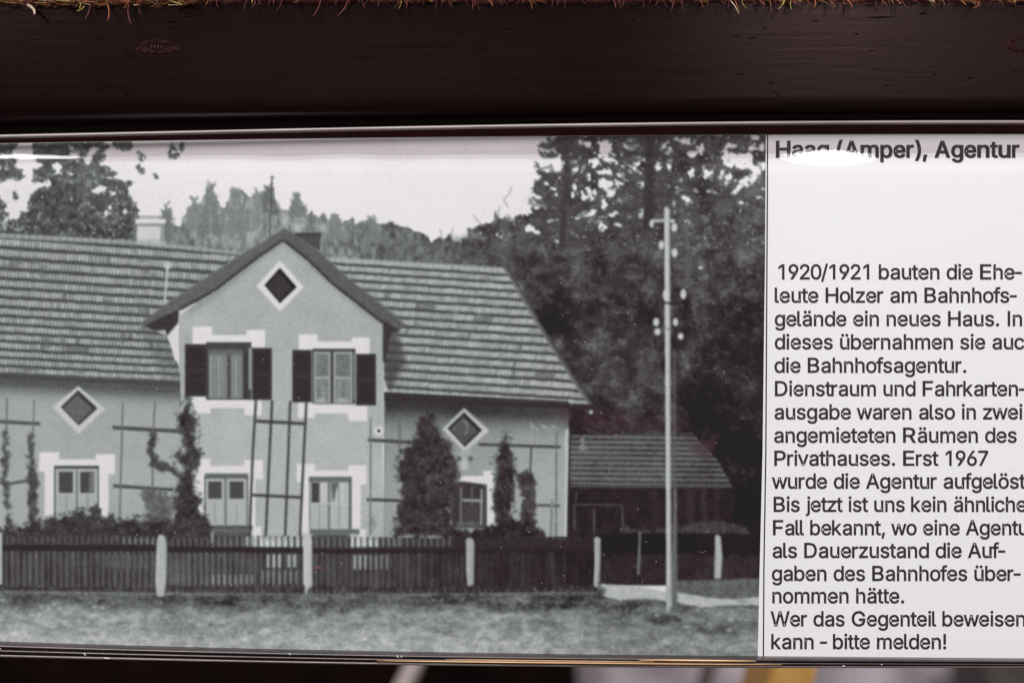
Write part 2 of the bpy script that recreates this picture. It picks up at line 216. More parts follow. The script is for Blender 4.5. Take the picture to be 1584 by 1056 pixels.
# --- distant forest
ol = [(-60, 372), (-60, 340), (230, 352), (250, 340), (254, 328), (257, 318), (262, 326), (266, 342), (270, 350), (276, 352), (286, 332), (292, 322), (297, 314), (300, 307), (304, 314), (309, 318), (316, 302),
      (322, 292), (326, 283), (331, 292), (337, 306), (341, 318), (350, 318), (355, 293), (361, 290), (366, 291), (373, 296), (381, 300), (387, 306), (392, 300), (398, 294), (404, 300), (408, 294), (414, 287), (422, 289), (425, 300), (427, 322), (436, 324), (445, 326),
      (451, 312), (455, 304), (459, 298), (463, 306), (468, 318), (471, 327), (479, 331), (486, 321), (489, 332), (496, 334), (503, 326), (506, 346), (512, 330), (524, 330), (528, 346), (536, 344), (544, 330), (549, 346), (556, 342),
      (564, 340), (574, 335), (582, 343), (597, 345), (604, 342), (612, 344), (618, 349), (627, 351), (636, 353), (647, 360), (657, 360), (663, 366), (668, 375), (676, 372), (682, 362), (686, 371), (693, 360), (698, 364), (704, 370), (713, 376), (726, 366), (760, 400), (790, 470), (-60, 470)]
m = warp(full(poly(ol)), 5, 7, 301); m = leafy(m, 1.8, .3, .1, .45, 2.6, 3)
far = 145 - 16 * np.clip((xx - 600) / 120, 0, 1) + n6 * 24 + fbm(12, 333, 4, asp=.45) * 48 + n25 * 25 - np.clip((xx - 480) / 240, 0, 1) * 48 + 18 * np.clip((300 - xx) / 60, 0, 1) * 0 - np.clip((yy - 352) / 60, 0, 1) * 16 * (xx > 480)
paint(m, far, FOREST)
for cx, ty, w, h, t in [(258, 318, 22, 55, 132), (300, 308, 20, 50, 150), (326, 284, 32, 80, 140), (366, 291, 30, 80, 148), (459, 299, 24, 34, 140), (416, 290, 26, 40, 122), (518, 330, 22, 40, 146), (398, 297, 16, 50, 155), (576, 337, 20, 40, 142)]:
    q = warp(full(poly([(cx, ty - 2), (cx + w * .28, ty + h * .4), (cx + w * .5, ty + h), (cx - w * .5, ty + h), (cx - w * .28, ty + h * .4)])), 5, 6, int(cx))
    paint(q * np.clip((ty + h - yy) / (h * .5), 0, 1), t - 8 + n3 * 22 + n6 * 20, None, .8); strokes(cx, ty - 1, ty + h, 1.2, w * .66, int(h * .9), t - 14, int(cx), up=.3)
paint(warp(full(poly([(625, 352), (560, 410), (790, 440), (790, 400), (730, 366), (700, 366), (668, 378)])), 8, 10, 77), 118 + n6 * 36 + n3 * 12, None, .55, soft=3)

# --- left tree
lt = np.zeros((CH, CW), np.float32)
for p in ([(-260, 60), (100, 60), (108, 110), (95, 250), (60, 225), (0, 235), (-260, 260)], [(60, 240), (110, 230), (150, 290), (130, 350), (70, 330), (45, 280)],
          [(165, 60), (420, 60), (650, 60), (660, 130), (630, 230), (520, 270), (300, 300), (200, 330), (165, 250), (225, 200)],
          [(-260, 640), (15, 640), (10, 560), (90, 560), (150, 500), (200, 400), (250, 360), (300, 290), (430, 190), (560, 190), (650, 235), (720, 275), (640, 315), (570, 360), (580, 500), (640, 700), (-260, 700)],
          [(620, 320), (700, 300), (760, 320), (830, 310), (790, 380), (800, 440), (850, 460), (850, 700), (560, 700), (560, 400)],
          [(-260, 420), (-20, 400), (30, 470), (70, 640), (-260, 640)], [(-260, 250), (20, 250), (60, 300), (10, 330), (-260, 330)], [(80, 370), (110, 360), (120, 430), (85, 430)],
          [(690, 70), (820, 70), (800, 130), (770, 150), (720, 120)], [(830, 125), (885, 145), (880, 185), (845, 175)], [(840, 210), (900, 240), (860, 265), (835, 240)],
          [(925, 260), (990, 270), (960, 305), (935, 290)], [(1040, 90), (1060, 80), (1075, 150), (1040, 150)], [(1090, 70), (1135, 80), (1125, 130), (1095, 120)], [(1050, 160), (1105, 150), (1090, 180), (1055, 190)]):
    lt = np.maximum(lt, full(poly(Z(0, 200, p))))
for e in [(350, 240, 32, 38), (430, 270, 14, 28), (545, 175, 38, 24, -30), (575, 130, 30, 28), (460, 150, 30, 20), (295, 110, 18, 14), (600, 110, 25, 20), (250, 440, 18, 20), (400, 440, 22, 12, 20), (95, 525, 38, 34), (30, 580, 20, 38),
          (625, 370, 30, 30), (590, 380, 28, 20), (680, 480, 14, 22), (655, 515, 15, 20), (780, 500, 22, 12), (180, 300, 30, 50), (160, 250, 30, 35), (420, 110, 18, 12), (385, 355, 9, 9), (480, 360, 9, 9), (530, 460, 10, 10), (700, 400, 10, 26),
          (740, 440, 9, 14), (230, 230, 20, 22), (120, 150, 28, 70), (105, 330, 30, 20), (165, 380, 30, 30), (640, 200, 16, 26), (510, 110, 14, 14), (300, 330, 20, 12)]:
    lt = lt * (1 - full(poly(Z(0, 200, ell(*e)))))
lt = warp(lt, 9, 6.5, 400)
lt = leafy(lt, 2.2, .55, .45, .27 - .2 * (yy > 295) * (xx < 135) * (xx > 45), 2.6, 507)
paint(lt, 88 + n6 * 34 + n3 * 14 + n25 * 16 - 9 * (yy > 290), LEFT, .93)
speck = np.clip((fbm(5, 777, 2) - .36) * 6, 0, 1) * lt * (xx < 240)
paint(speck, 168, None, .7)

# --- right pines and wood
pn = [(225, 20), (225, 48), (198, 100), (225, 150), (262, 172), (275, 250), (200, 262), (112, 238), (140, 300), (85, 345), (80, 385), (130, 410), (200, 450), (85, 490), (110, 530), (30, 515), (-40, 560), (-90, 540), (-140, 490), (-155, 520), (-130, 560), (-200, 560), (-260, 610), (-300, 600), (-290, 640), (-340, 670), (-330, 780),
      (-200, 860), (-70, 860), (-40, 960), (0, 1000), (0, 1500), (250, 1890), (330, 1850), (330, 2600), (1700, 2600), (1700, 20)]
wd = full(poly(Z(800, 200, pn))); hl = np.zeros_like(wd)
for e in [(430, 90, 28, 22), (540, 110, 48, 55), (565, 175, 48, 26), (700, 85, 56, 42), (738, 188, 44, 30), (640, 212, 48, 16, 22), (465, 205, 30, 30), (545, 262, 45, 20), (365, 235, 12, 42, 30), (350, 372, 16, 55, 15), (440, 405, 50, 46), (540, 335, 52, 32), (570, 392, 32, 32),
          (632, 305, 36, 40), (712, 250, 32, 26), (750, 340, 26, 24), (668, 402, 15, 22), (530, 460, 18, 32), (420, 520, 75, 15, -20), (592, 525, 32, 24), (622, 586, 26, 14), (475, 568, 46, 20), (522, 602, 26, 24), (360, 600, 19, 10), (408, 658, 25, 14), (205, 560, 14, 19),
          (238, 402, 14, 12), (145, 450, 36, 20), (70, 610, 36, 24), (118, 632, 27, 13), (268, 670, 14, 20), (240, 690, 20, 9), (185, 480, 24, 16), (908, 120, 40, 36), (868, 210, 20, 42), (930, 210, 20, 52), (858, 272, 13, 26), (1012, 68, 48, 20), (1125, 120, 26, 44), (1072, 155, 30, 17),
          (1075, 262, 20, 17), (1155, 272, 23, 32), (1190, 300, 14, 12), (1000, 296, 11, 9), (816, 342, 8, 8), (886, 432, 15, 10), (982, 372, 22, 28), (1036, 425, 42, 18, 25), (958, 450, 10, 28), (756, 515, 18, 32), (770, 565, 8, 14), (1345, 195, 85, 52), (1300, 165, 46, 28), (1290, 305, 18, 34), (1420, 190, 26, 60),
          (1475, 240, 50, 34, -30), (1405, 320, 72, 24, -35), (1340, 382, 42, 14, -30), (1470, 112, 56, 20), (1320, 50, 26, 10), (1460, 48, 36, 12), (1320, 100, 36, 18), (780, 460, 8, 7), (1500, 372, 20, 8), (1380, 455, 46, 8), (1490, 420, 22, 9), (1100, 380, 22, 12), (180, 330, 26, 9, 35), (215, 370, 20, 10), (440, 290, 24, 16), (265, 300, 12, 8), (-60, 520, 22, 34), (-95, 600, 14, 30), (-45, 640, 12, 20), (-130, 640, 10, 10), (285, 200, 10, 20), (330, 150, 9, 18), (470, 140, 14, 10)]:
    hl = np.maximum(hl, full(poly(Z(800, 200, ell(*e)))))
hl = warp(hl, 4.5, 5.5, 500)
hl = np.maximum(hl, .8 * np.clip((fbm(7, 515, 3) - .30) * 7, 0, 1) * (yy < 300) * (xx > 880)) * (1 - .8 * np.clip((fbm(6, 517, 2) - .28) * 6, 0, 1)); hl = leafy(hl, 1.5, .45, .35, .34 - .12 * (xx > 1090), 2.4, 505)
wd = warp(wd, 9, 7, 520); wd = np.maximum(leafy(wd, 2.2, .6, .3, .42, 2.8, 506), blur(wd, 1.5) * np.clip((yy - 352) / 45, 0, 1))
base = 69 + 16 * np.clip((430 - yy) / 60, 0, 1) - 8 * np.clip((yy - 430) / 150, 0, 1) * np.clip((xx - 900) / 200, 0, 1) + n6  + n3 * 15 + n25 * 32 + n60 * 14 + n12 * 14
base -= 12 * np.clip((xx - 1040) / 60, 0, 1) * np.clip((yy - 560) / 80, 0, 1)
base += 14 * np.exp(-((xx - 920) / 60) ** 2 - ((yy - 575) / 55) ** 2) + 16 * np.exp(-((xx - 1075) / 36) ** 2 - ((yy - 420) / 50) ** 2) + 12 * np.exp(-((xx - 760) / 40) ** 2 - ((yy - 395) / 25) ** 2)
base -= 14 * np.exp(-((xx - 860) / 40) ** 2 - ((yy - 505) / 40) ** 2) + 8 * np.clip((yy - 620) / 60, 0, 1)
base += 14 * ((fbm(9, 901, 3, asp=1.6) > .22) & (yy > 360)) + 16 * np.clip((fbm(6, 931, 2) - .42) * 5, 0, 1) * (yy > 330) * (xx > 1050)
paint(wd * (1 - hl * np.clip((392 - yy) / 14, 0, 1)), base, PINES, 1, r=1.0)
line(Z(800, 200, [(820, 20), (815, 200), (812, 400), (800, 620)]), 15, 72, PINES, soft=1.2)
line(Z(800, 200, [(300, 30), (310, 300), (270, 700)]), 9, 76, PINES, soft=1.0)
line(Z(800, 200, [(420, 110), (380, 260), (320, 330)]), 4, 80, PINES, soft=.8); line(Z(800, 200, [(560, 60), (640, 130), (760, 160)]), 4, 84, PINES, soft=.8)
line(Z(800, 200, [(560, 150), (700, 250), (800, 330)]), 3.5, 82, PINES, soft=.8)
for e, t in [((1160, 555, 28, 12, 30), 130), ((1175, 620, 20, 28, -30), 112), ((1120, 655, 22, 12), 115), ((1175, 710, 18, 14), 122), ((1440, 720, 26, 14), 100), ((1050, 840, 40, 60), 96), ((1040, 940, 55, 30), 104), ((1450, 390, 60, 26, -20), 112), ((1260, 470, 60, 40, -30), 98), ((1035, 620, 12, 30), 105)]:
    paint(warp(full(poly(Z(800, 200, ell(*e)))), 4, 5, 612), t + n3 * 18, None, .75, soft=1.2)
strokes(868, 215, 380, 34, 62, 60, 84, 5, i=PINES); strokes(1002, 205, 350, 44, 70, 46, 82, 6, i=PINES); strokes(1084, 212, 330, 30, 40, 14, 86, 7, i=PINES); strokes(792, 335, 392, 10, 44, 26, 96, 8, i=PINES); strokes(1165, 300, 360, 16, 40, 14, 100, 9, i=PINES)
# faint twigs left of the pines
for p in ([(1550, 350), (1535, 400), (1500, 430), (1530, 480)], [(1480, 470), (1460, 540), (1430, 600)], [(1310, 520), (1350, 570), (1380, 600)], [(1290, 620), (1340, 660), (1400, 670)], [(1110, 610), (1130, 680)], [(1190, 600), (1180, 670)]):
    line(Z(400, 200, p), 2.2, 150, None, a=.7, soft=.9)

# --- shed and its background on the right
SR = new_id('printed_roof', SHED)
paint(poly([(878, 740), (1140, 752), (1130, 830), (876, 830)]), 58 + n12 * 12 + n3 * 6, SHED, r=1.4)
roof = full(poly([(881, 671), (1072, 669), (1085, 685), (1110, 710), (1133, 753), (1027, 752), (880, 748)]))
yr = yy - .012 * (xx - 880)
ph = ((yr - 671) / 8.1) % 1.0
rt = 84 + 38 * np.clip(1.25 - np.abs(ph - .45) * 3.2, 0, 1) + n3 * 14 + n25 * 10 - 12 * np.clip((xx - 1030) / 60, 0, 1) - 6 * np.clip((700 - yy) / 30, 0, 1)
paint(roof, rt, SR, r=.6)
rect(898, 677, 904, 697, 132, SR, soft=.7); rect(894, 690, 908, 695, 138, SR, soft=.8)
rect(881, 749, 1133, 754, 92, SHED, soft=1)
for a in ([(888, 780), (964, 781)], [(919, 785), (919, 828)], [(963, 783), (963, 815)], [(888, 780), (889, 820)], [(892, 760), (890, 775)]): line(a, 2.6, 98, SHED, soft=.9)
for x, w, t in [(1062, 12, 80), (1085, 9, 84), (1104, 8, 76), (1010, 8, 72)]: rect(x, 756, x + w, 822, t, SHED, a=.6, soft=2.5)
paint(poly([(1064, 690), (1112, 672), (1104, 700), (1090, 712), (1076, 702)]), 84, None, a=.7, soft=2.5, r=3.0)
paint(poly([(850, 625), (990, 640), (1080, 655), (1070, 668), (880, 668)]), 70, None, a=.4, soft=6, r=2.6)
bb = warp(full(poly([(960, 812), (1000, 818), (1088, 808), (1110, 806), (1158, 812), (1162, 826), (960, 826)])), 6, 6, 640)
paint(bb, 92 + n3 * 22, None, .7, soft=1)
# back fence
BF = new_id('printed_fence', None, 'dim rear fence printed at the right of the picture')
paint(poly([(876, 828), (1010, 824), (1195, 826), (1195, 905), (930, 905), (876, 905)]), 44 + fbm(5, 650, 2) * 8 + n12 * 8 + 6 * np.sin(xx * .9) * .5 + np.clip((xx - 1050) / 60, 0, 1) * 6, BF, .9, soft=1, r=1.4)

# --- house: wing roofs
RF = new_id('printed_roof', HOUSE, 'printed tiled roof of the left wing'); RG = new_id('printed_roof', HOUSE, 'printed tiled roof of the right wing')
W1 = 166 + g1 * 7 + n25 * 8
def tiles(mask, rows, slope0, slope1, x_ref, tw, i, seed, light, dark, skew=0.0):
    v = np.zeros((CH, CW), np.float32); n = len(rows)
    f = (yy - rows[0]) / (rows[-1] - rows[0]); sl = slope0 + (slope1 - slope0) * np.clip(f, 0, 1)
    yr = yy - sl * (xx - x_ref) + n12 * 1.1 + n3 * .5
    idx = np.clip(np.searchsorted(rows, yr.ravel()).reshape(yr.shape) - 1, 0, n - 2)
    rw = np.array(rows); lo = rw[idx]; hi = rw[idx + 1]; ph = (yr - lo) / (hi - lo)
    col = (xx + skew * yy + (idx % 2) * tw * .5) / tw; ci = np.floor(col).astype(int); cf = col - ci
    rr = np.random.RandomState(seed); tab = rr.rand(64, 512).astype(np.float32)
    q = tab[idx % 64, ci % 512]; run = tab[(idx + 30) % 64, (ci // 6) % 512]
    scal = .13 * np.abs(np.sin(math.pi * cf)) 
    edge = .60 + scal                         # where the light part of the tile ends
    k = np.clip((ph - .06) * 7, 0, 1) * np.clip((edge + .14 - ph) * 6, 0, 1)
    joint = 1 - .24 * np.exp(-((cf - .5) / .5) ** 2 * 0 - (np.minimum(cf, 1 - cf) / .12) ** 2)
    b = light * (1 + (q - .5) * .17 + (run - .5) * .08) * joint
    b = np.where((run > .955) | (q > .988), (b * .45 + dark * .55), b)
    t = dark + (b - dark) * k + g1 * 9 + n3 * 5
    paint(mask, t, i)
lm = full(poly([(-60, 359), (0, 363), (212, 374), (374, 391), (262, 470), (216, 502), (260, 520), (275, 562), (283, 589), (120, 583), (0, 577), (-60, 574)]))
rowsL = [352, 367.5, 383, 399.5, 416, 431, 445.5, 460, 475, 488.5, 502, 515, 528, 541, 553.5, 566, 578, 592]
tiles(lm, rowsL, .078, .048, 0, 5.7, RF, 5, 172, 86)
# paler ridge tiles, darker worn tiles, shadow under the gable
rg = ((xx / 11.5) % 1.0)
paint(full(poly([(-60, 357), (0, 360.5), (212, 372), (374, 389), (374, 395), (212, 379), (0, 368), (-60, 364)])), 150 + 24 * np.sin(rg * math.pi) + g1 * 10, RF, .85, soft=.7)
for a in [(203, 380, 9, 11), (216, 396, 12, 9), (222, 412, 10, 12), (234, 424, 10, 7), (14, 400, 22, 10), (45, 398, 16, 9), (60, 408, 12, 22), (160, 463, 16, 9), (64, 520, 14, 18), (213, 470, 18, 18), (186, 512, 8, 22), (0, 408, 30, 6), (95, 523, 6, 22), (36, 568, 22, 7), (122, 570, 6, 8)]:
    paint(warp(full(poly([(a[0], a[1]), (a[0] + a[2], a[1]), (a[0] + a[2], a[1] + a[3]), (a[0], a[1] + a[3])])), 3, 4, 31), 100, None, .5, soft=1.2)
paint(poly([(216, 503), (262, 478), (275, 560), (283, 590), (250, 588), (240, 552), (222, 530)]), 92, None, .33, soft=4)
rm = full(poly([(500, 398), (508, 400), (640, 408), (781, 417), (800, 448), (825, 490), (850, 533), (876, 571), (906, 619), (912, 625), (760, 620), (604, 610), (594, 585), (592, 500), (560, 455)]))
rowsR = [388, 399.5, 411, 422.5, 434.5, 447, 459.5, 472.5, 486, 499.5, 513, 526.5, 540, 553.5, 567, 580.5, 594, 607, 620, 632]
tiles(rm, [r - 2 for r in rowsR], .066, .064, 700, 5.2, RG, 9, 184, 88, skew=.35)
paint(full(poly([(505, 397), (781, 414), (781, 420), (505, 403)])), 168 + 22 * np.sin(((xx / 10) % 1) * math.pi), RG, .8, soft=.7)
for _ in range(46):
    a, b = rnd.uniform(560, 850), rnd.uniform(425, 600)
    paint(poly([(a, b), (a + rnd.uniform(6, 16), b + .8), (a + 12, b + 8), (a, b + 8)]), rnd.choice([104, 110, 192]), None, a=.28, soft=1.3)
paint(poly([(592, 500), (604, 512), (618, 522), (628, 560), (612, 590), (600, 610), (592, 576)]), 78, None, .8, soft=3.5, r=1)
line([(781, 415), (800, 446), (850, 531), (906, 617), (914, 626)], 4.5, 118, RG, soft=.9); line([(785, 416), (804, 446), (855, 531), (912, 619), (918, 627)], 3, 88, RG, soft=.8)

# chimneys
CM = new_id('printed_chimney', HOUSE, 'pale printed chimney on the left wing'); CM2 = new_id('printed_chimney', HOUSE, 'dark printed chimney behind the gable')
paint(poly([(212, 345), (253, 345), (254, 378), (211, 375)]), 214 + n6 * 8 + g1 * 4, CM); rect(209, 339, 257, 346, 228, CM, soft=.6); rect(214, 345, 252, 348, 172, CM, soft=.6)
rect(212, 370, 254, 379, 176, None, soft=1.5, a=.7); rect(248, 348, 254, 375, 158, CM, soft=.8); rect(206, 346, 211, 374, 122, LEFT, soft=1.2); rect(255, 344, 262, 374, 118, FOREST, soft=1.4); rect(212, 347, 254, 350, 150, CM, soft=.6); rect(206, 334, 260, 338, 128, None, soft=1.4, a=.7)

# --- house: walls
LW = full(poly([(-60, 573), (0, 576), (283, 589), (283, 835), (-60, 835)]))
wl = 175 + g1 * 6 + n25 * 6 - 80 * np.exp(-(np.clip(yy - (589 + .05 * xx), 0, 99) / 17.0) ** 2) + np.clip((yy - 640) / 100, 0, 1) * 6
paint(LW, wl, HOUSE)
RW = full(poly([(594, 606), (880, 620), (880, 664), (876, 832), (594, 832)]))
wr = 158 + g1 * 6 + n25 * 6 - 90 * np.exp(-(np.clip(yy - (626 + .045 * (xx - 600)), 0, 99) / 25.0) ** 2) + np.clip((xx - 700) / 160, 0, 1) * 14 + np.clip((yy - 690) / 60, 0, 1) * 10
paint(RW, wr, HOUSE)
rect(600, 634, 690, 672, 128, None, a=.25, soft=9)
line([(-60, 578), (0, 581), (120, 588), (283, 594)], 5.5, 82, RF, soft=1.3, r=1); line([(600, 614), (760, 624), (918, 629)], 7, 66, RG, soft=1.2, r=1.3)
GB = full(poly([(440, 368), (400, 396), (333, 450), (278, 486), (276, 520), (279, 600), (284, 700), (288, 835), (594, 835), (592, 700), (594, 600), (593, 497), (551, 466), (476, 400)]))
wg = 181 + g1 * 8 + n25 * 7 + np.clip((yy - 600) / 60, 0, 1) * 9 + n60 * 5
paint(GB, wg, HOUSE)
line([(292, 484), (333, 455), (400, 401), (440, 373), (476, 405), (551, 471), (590, 500)], 8, 128, None, a=.5, soft=3.0)
line([(593.5, 500), (592.5, 600), (594, 640)], 2, 205, None, a=.55, soft=.8)
line([(596, 620), (594, 832)], 2, 128, None, a=.5, soft=1)
paint(poly([(275, 498), (277, 561), (270, 557), (265, 537), (258, 518), (262, 511)]), 226, HOUSE, soft=.6)
paint(poly([(219, 503), (278, 470), (276, 499), (258, 520), (256, 510), (240, 512)]), 68, HOUSE, soft=.9, r=1)
# bargeboards
VG = new_id('printed_bargeboard', HOUSE)
paint(poly([(440, 353), (400, 379), (374, 393), (328, 424), (265, 465), (215, 502), (222, 504), (278, 478), (333, 448), (400, 396), (438, 370)]), 104 + n3 * 8, VG, soft=.5, r=.8)
paint(poly([(438, 353), (456, 362), (493, 389), (534, 427), (579, 462), (592, 473), (627, 503), (616, 513), (592, 498), (551, 466), (514, 437), (476, 400), (438, 370)]), 100 + n3 * 8, VG, soft=.5, r=.8)
line([(278, 479), (333, 448), (400, 397), (438, 371), (476, 401), (514, 438), (551, 467), (592, 499)], 4.2, 68, VG, soft=.8, r=1.2)
line([(215, 501), (265, 464), (328, 423), (400, 377), (440, 352.5), (493, 387), (534, 425), (592, 471), (627, 502)], 1.8, 122, None, soft=.6, a=.7)
paint(poly([(592, 494), (600, 499), (620, 513), (604, 516), (596, 560), (592, 560)]), 70, VG, soft=1.2, r=1)
paint(poly([(457, 363), (496, 361), (495, 388), (480, 379)]), 86 + n3 * 10, CM2, soft=.6, r=.6); rect(456, 360, 497, 365, 74, CM2, soft=.7)
line([(421, 272), (419, 310), (417, 366)], 2.4, 92, CM2, soft=.5); line([(418, 274), (425, 275)], 2, 110, CM2, soft=.6)
line([(259, 408), (257, 440), (255, 470)], 3.4, 198, RF, soft=.6); paint(poly(ell(259, 411, 4, 7)), 205, RF, soft=.8)

# diamond windows
def diamond(out, inn, to, ti, lab):
    i = new_id('printed_window', HOUSE, lab); paint(poly(out), to, i, soft=.7); paint(poly(inn), ti * .66, i, soft=.6, r=1)
    c = np.mean(inn, 0); paint(poly([tuple(c + (np.array(q) - c) * .80 + np.array((-1.5, 1.5))) for q in inn]), ti + n3 * 6, i, soft=1.0, r=.8)
    return i
diamond([(433, 402), (397, 443), (433, 482), (470, 444)], [(433, 414), (409, 441), (433, 469), (459, 444)], 226, 68, 'diamond window printed high in the gable')
diamond([(121, 597), (81, 629), (121, 671), (163, 632)], [(121, 603), (94, 629), (122, 658), (151, 631)], 208, 108, 'diamond window printed on the left wing')
i = diamond([(718, 631), (684, 663), (719, 699), (757, 666)], [(718, 637), (692, 662), (719, 691), (746, 665)], 206, 96, 'diamond window printed on the right wing')
line([(684, 663), (718, 632), (750, 658)], 3, 158, i, soft=1, a=.6); line([(718, 650), (724, 660), (720, 672)], 3, 135, i, soft=1)

# trims and windows
TR = 232
def trims(rs, i):
    for r in rs: rect(*r, TR, i, soft=.7)
def curtain(x0, x1, y0, y1, t, i, seed):
    m_ = poly([(x0, y0), (x1, y0), (x1, y1), (x0, y1)]); paint(m_, t + 13 * np.sin(xx * 1.1 + seed) + 6 * np.sin(xx * .43 + seed) + g1 * 5, i, soft=.5)
def shutter(x0, y0, x1, y1, lab):
    i = new_id('printed_shutter', HOUSE, lab); rect(x0, y0, x1, y1, 68, i, soft=.6, r=1.3)
    rect(x0 + 4, y0 + 5, x1 - 4, y0 + (y1 - y0) * .46, 60, i, soft=1, r=1.3); rect(x0 + 4, y0 + (y1 - y0) * .54, x1 - 4, y1 - 5, 61, i, soft=1, r=1.3)
u1 = new_id('printed_window', HOUSE, 'left upper window printed in the gable, between open shutters')
trims([(298, 505, 328, 533), (326, 518, 384, 533), (381, 510, 410, 537), (295, 613, 326, 639), (324, 616, 382, 631), (378, 619, 405, 642)], u1)
rect(319, 529, 389, 618, 80, u1, soft=.6, r=1); curtain(323, 351, 545, 616, 142, u1, 0); curtain(357, 376, 545, 616, 138, u1, 2); rect(351, 540, 357, 617, 92, u1, soft=.8)
rect(323, 541, 376, 549, 112, u1, soft=1.5); rect(385, 538, 388.5, 602, 168, u1, soft=.7); rect(376, 545, 383, 617, 72, u1, soft=.7)
line([(338, 550), (338, 612)], 1.5, 165, u1, soft=.7); line([(366, 550), (366, 612)], 1.5, 162, u1, soft=.7)
shutter(286, 532, 320, 613, 'leftmost dark shutter printed on the gable'); shutter(390, 538, 420.5, 618.5, 'second dark shutter printed on the gable')
u2 = new_id('printed_window', HOUSE, 'right upper window printed in the gable, between open shutters')
trims([(462, 517, 491, 541), (489, 528, 546, 541), (544, 522, 572, 548), (461, 622, 487, 646), (484, 626, 541, 639), (539, 627, 568, 651)], u2)
rect(483, 539, 550, 624, 84, u2, soft=.6, r=1)
for a, b in ((485.5, 511), (516, 545)):
    rect(a, 544, b, 623, 172, u2, soft=.6); rect(a + 3, 547, b - 3, 582, 124 + n6 * 14, u2, soft=.8); rect(a + 3, 586, b - 3, 620, 136 + n6 * 16 - 8 * np.sin(xx * .5), u2, soft=.8)
    rect(a + 5, 615, b - 8, 621, 190, u2, soft=1.2, a=.7)
rect(547, 545, 550, 618, 140, u2, soft=.8)
shutter(452, 541, 482, 622, 'third dark shutter printed on the gable'); shutter(551, 547, 581.5, 627, 'rightmost dark shutter printed on the gable')
l1 = new_id('printed_window', HOUSE, 'ground floor window printed on the left wing')
trims([(60.5, 699, 92, 729), (88, 710, 152, 722), (148, 702, 178, 733), (69, 728, 85, 806), (153, 728, 168, 806)], l1)
rect(84, 720, 153, 810, 172, l1, soft=.6); rect(84, 720, 153, 724.5, 84, l1, soft=.7)
for a, b in ((88, 117), (121, 150)):
    rect(a, 726, b, 806, 192, l1, soft=.6); rect(a + 3, 729, b - 4, 762, 84, l1, soft=.8, r=1); rect(a + 2, 764, b - 2, 804, 182, l1, soft=.6); line([((a + b) / 2, 766), ((a + b) / 2, 804)], 1.6, 140, l1, soft=.6)
line([(84.5, 722), (84.5, 806)], 2, 95, l1, soft=.6); line([(152, 722), (152, 806)], 2, 100, l1, soft=.6); line([(119, 728), (119, 806)], 3, 120, l1, soft=.7)
curtain(138, 146, 730, 761, 125, l1, 1)
l2 = new_id('printed_window', HOUSE, 'ground floor window printed under the left upper window')
trims([(301.5, 709, 325, 738), (322, 720, 382, 733), (378, 711, 407, 741), (303, 737, 317, 812), (384, 737, 395, 822), (384, 814, 404, 838)], l2)
rect(317, 732, 384, 811, 166, l2, soft=.6); rect(317, 732, 384, 741, 108, l2, soft=.8)
for a, b in ((319, 346), (352, 380)):
    rect(a, 740, b, 811, 190, l2, soft=.7); rect(a + 3, 744, b - 3, 771, 86, l2, soft=.8, r=1); rect(a + 2, 775, b - 2, 809, 188, l2, soft=.6); line([((a + b) / 2, 776), ((a + b) / 2, 808)], 1.4, 150, l2, soft=.6)
line([(317, 736), (317, 811)], 2, 105, l2, soft=.6); line([(349, 741), (349, 811)], 3, 125, l2, soft=.7); line([(383, 736), (383, 812)], 2, 115, l2, soft=.6)
rect(325, 812, 391, 819, 98, l2, soft=.8); rect(330, 819, 389, 852, 84, HOUSE, soft=1.5, a=.85)
l3 = new_id('printed_window', HOUSE, 'ground floor window printed under the right upper window')
trims([(459, 717, 487, 745), (484, 727, 541, 739), (539, 719, 567, 749), (466, 744, 479, 824), (544, 747, 558, 822), (556, 818, 566, 838)], l3)
rect(478, 737, 544, 818, 178, l3, soft=.6); rect(478, 737, 544, 745, 112, l3, soft=.8)
rect(482, 746, 495, 777, 80, l3, soft=.7, r=1); curtain(495, 507, 746, 777, 200, l3, 0); curtain(512, 539, 746, 777, 200, l3, 1)
paint(poly([(512, 746), (525, 746), (520, 758), (517, 772), (514, 777)]), 108, l3, soft=1); rect(481, 780, 507, 818, 188, l3, soft=.5); rect(511, 780, 539, 818, 192, l3, soft=.5)
for x in (494, 524.5): line([(x, 746), (x, 817)], 1.5, 145, l3, soft=.5)
line([(509, 741), (509, 818)], 3.6, 122, l3, soft=.6); line([(541.5, 741), (541.5, 818)], 4, 104, l3, soft=.7); line([(482, 778.5), (540, 778.5)], 2.5, 205, l3, soft=.6); line([(479, 741), (479, 818)], 1.6, 130, l3, soft=.6)
rect(479, 818, 556, 825, 112, l3, soft=.8); rect(483, 825, 541, 856, 84, HOUSE, soft=1.2, a=.9)
l4 = new_id('printed_window', HOUSE, 'dark ground floor window printed on the right wing')
trims([(712, 736, 753, 749), (748, 728, 765, 760), (753, 747, 764, 812)], l4)
paint(poly([(694, 762), (700, 746), (716, 744), (753, 749), (753, 816), (700, 816)]), 74, l4, soft=.9, r=1.3)
line([(716, 773), (746, 774)], 3.8, 172, l4, soft=.8); line([(745, 756), (744, 812)], 3, 165, l4, soft=.8); line([(730, 752), (730, 812)], 2, 120, l4, soft=.8); line([(713, 752), (713, 812)], 3, 135, l4, soft=1); rect(718, 780, 742, 804, 84, l4, soft=1); rect(706, 806, 742, 815, 112, l4, soft=1.6, a=.7)
line([(749, 750), (749, 814)], 3, 96, l4, soft=.8)
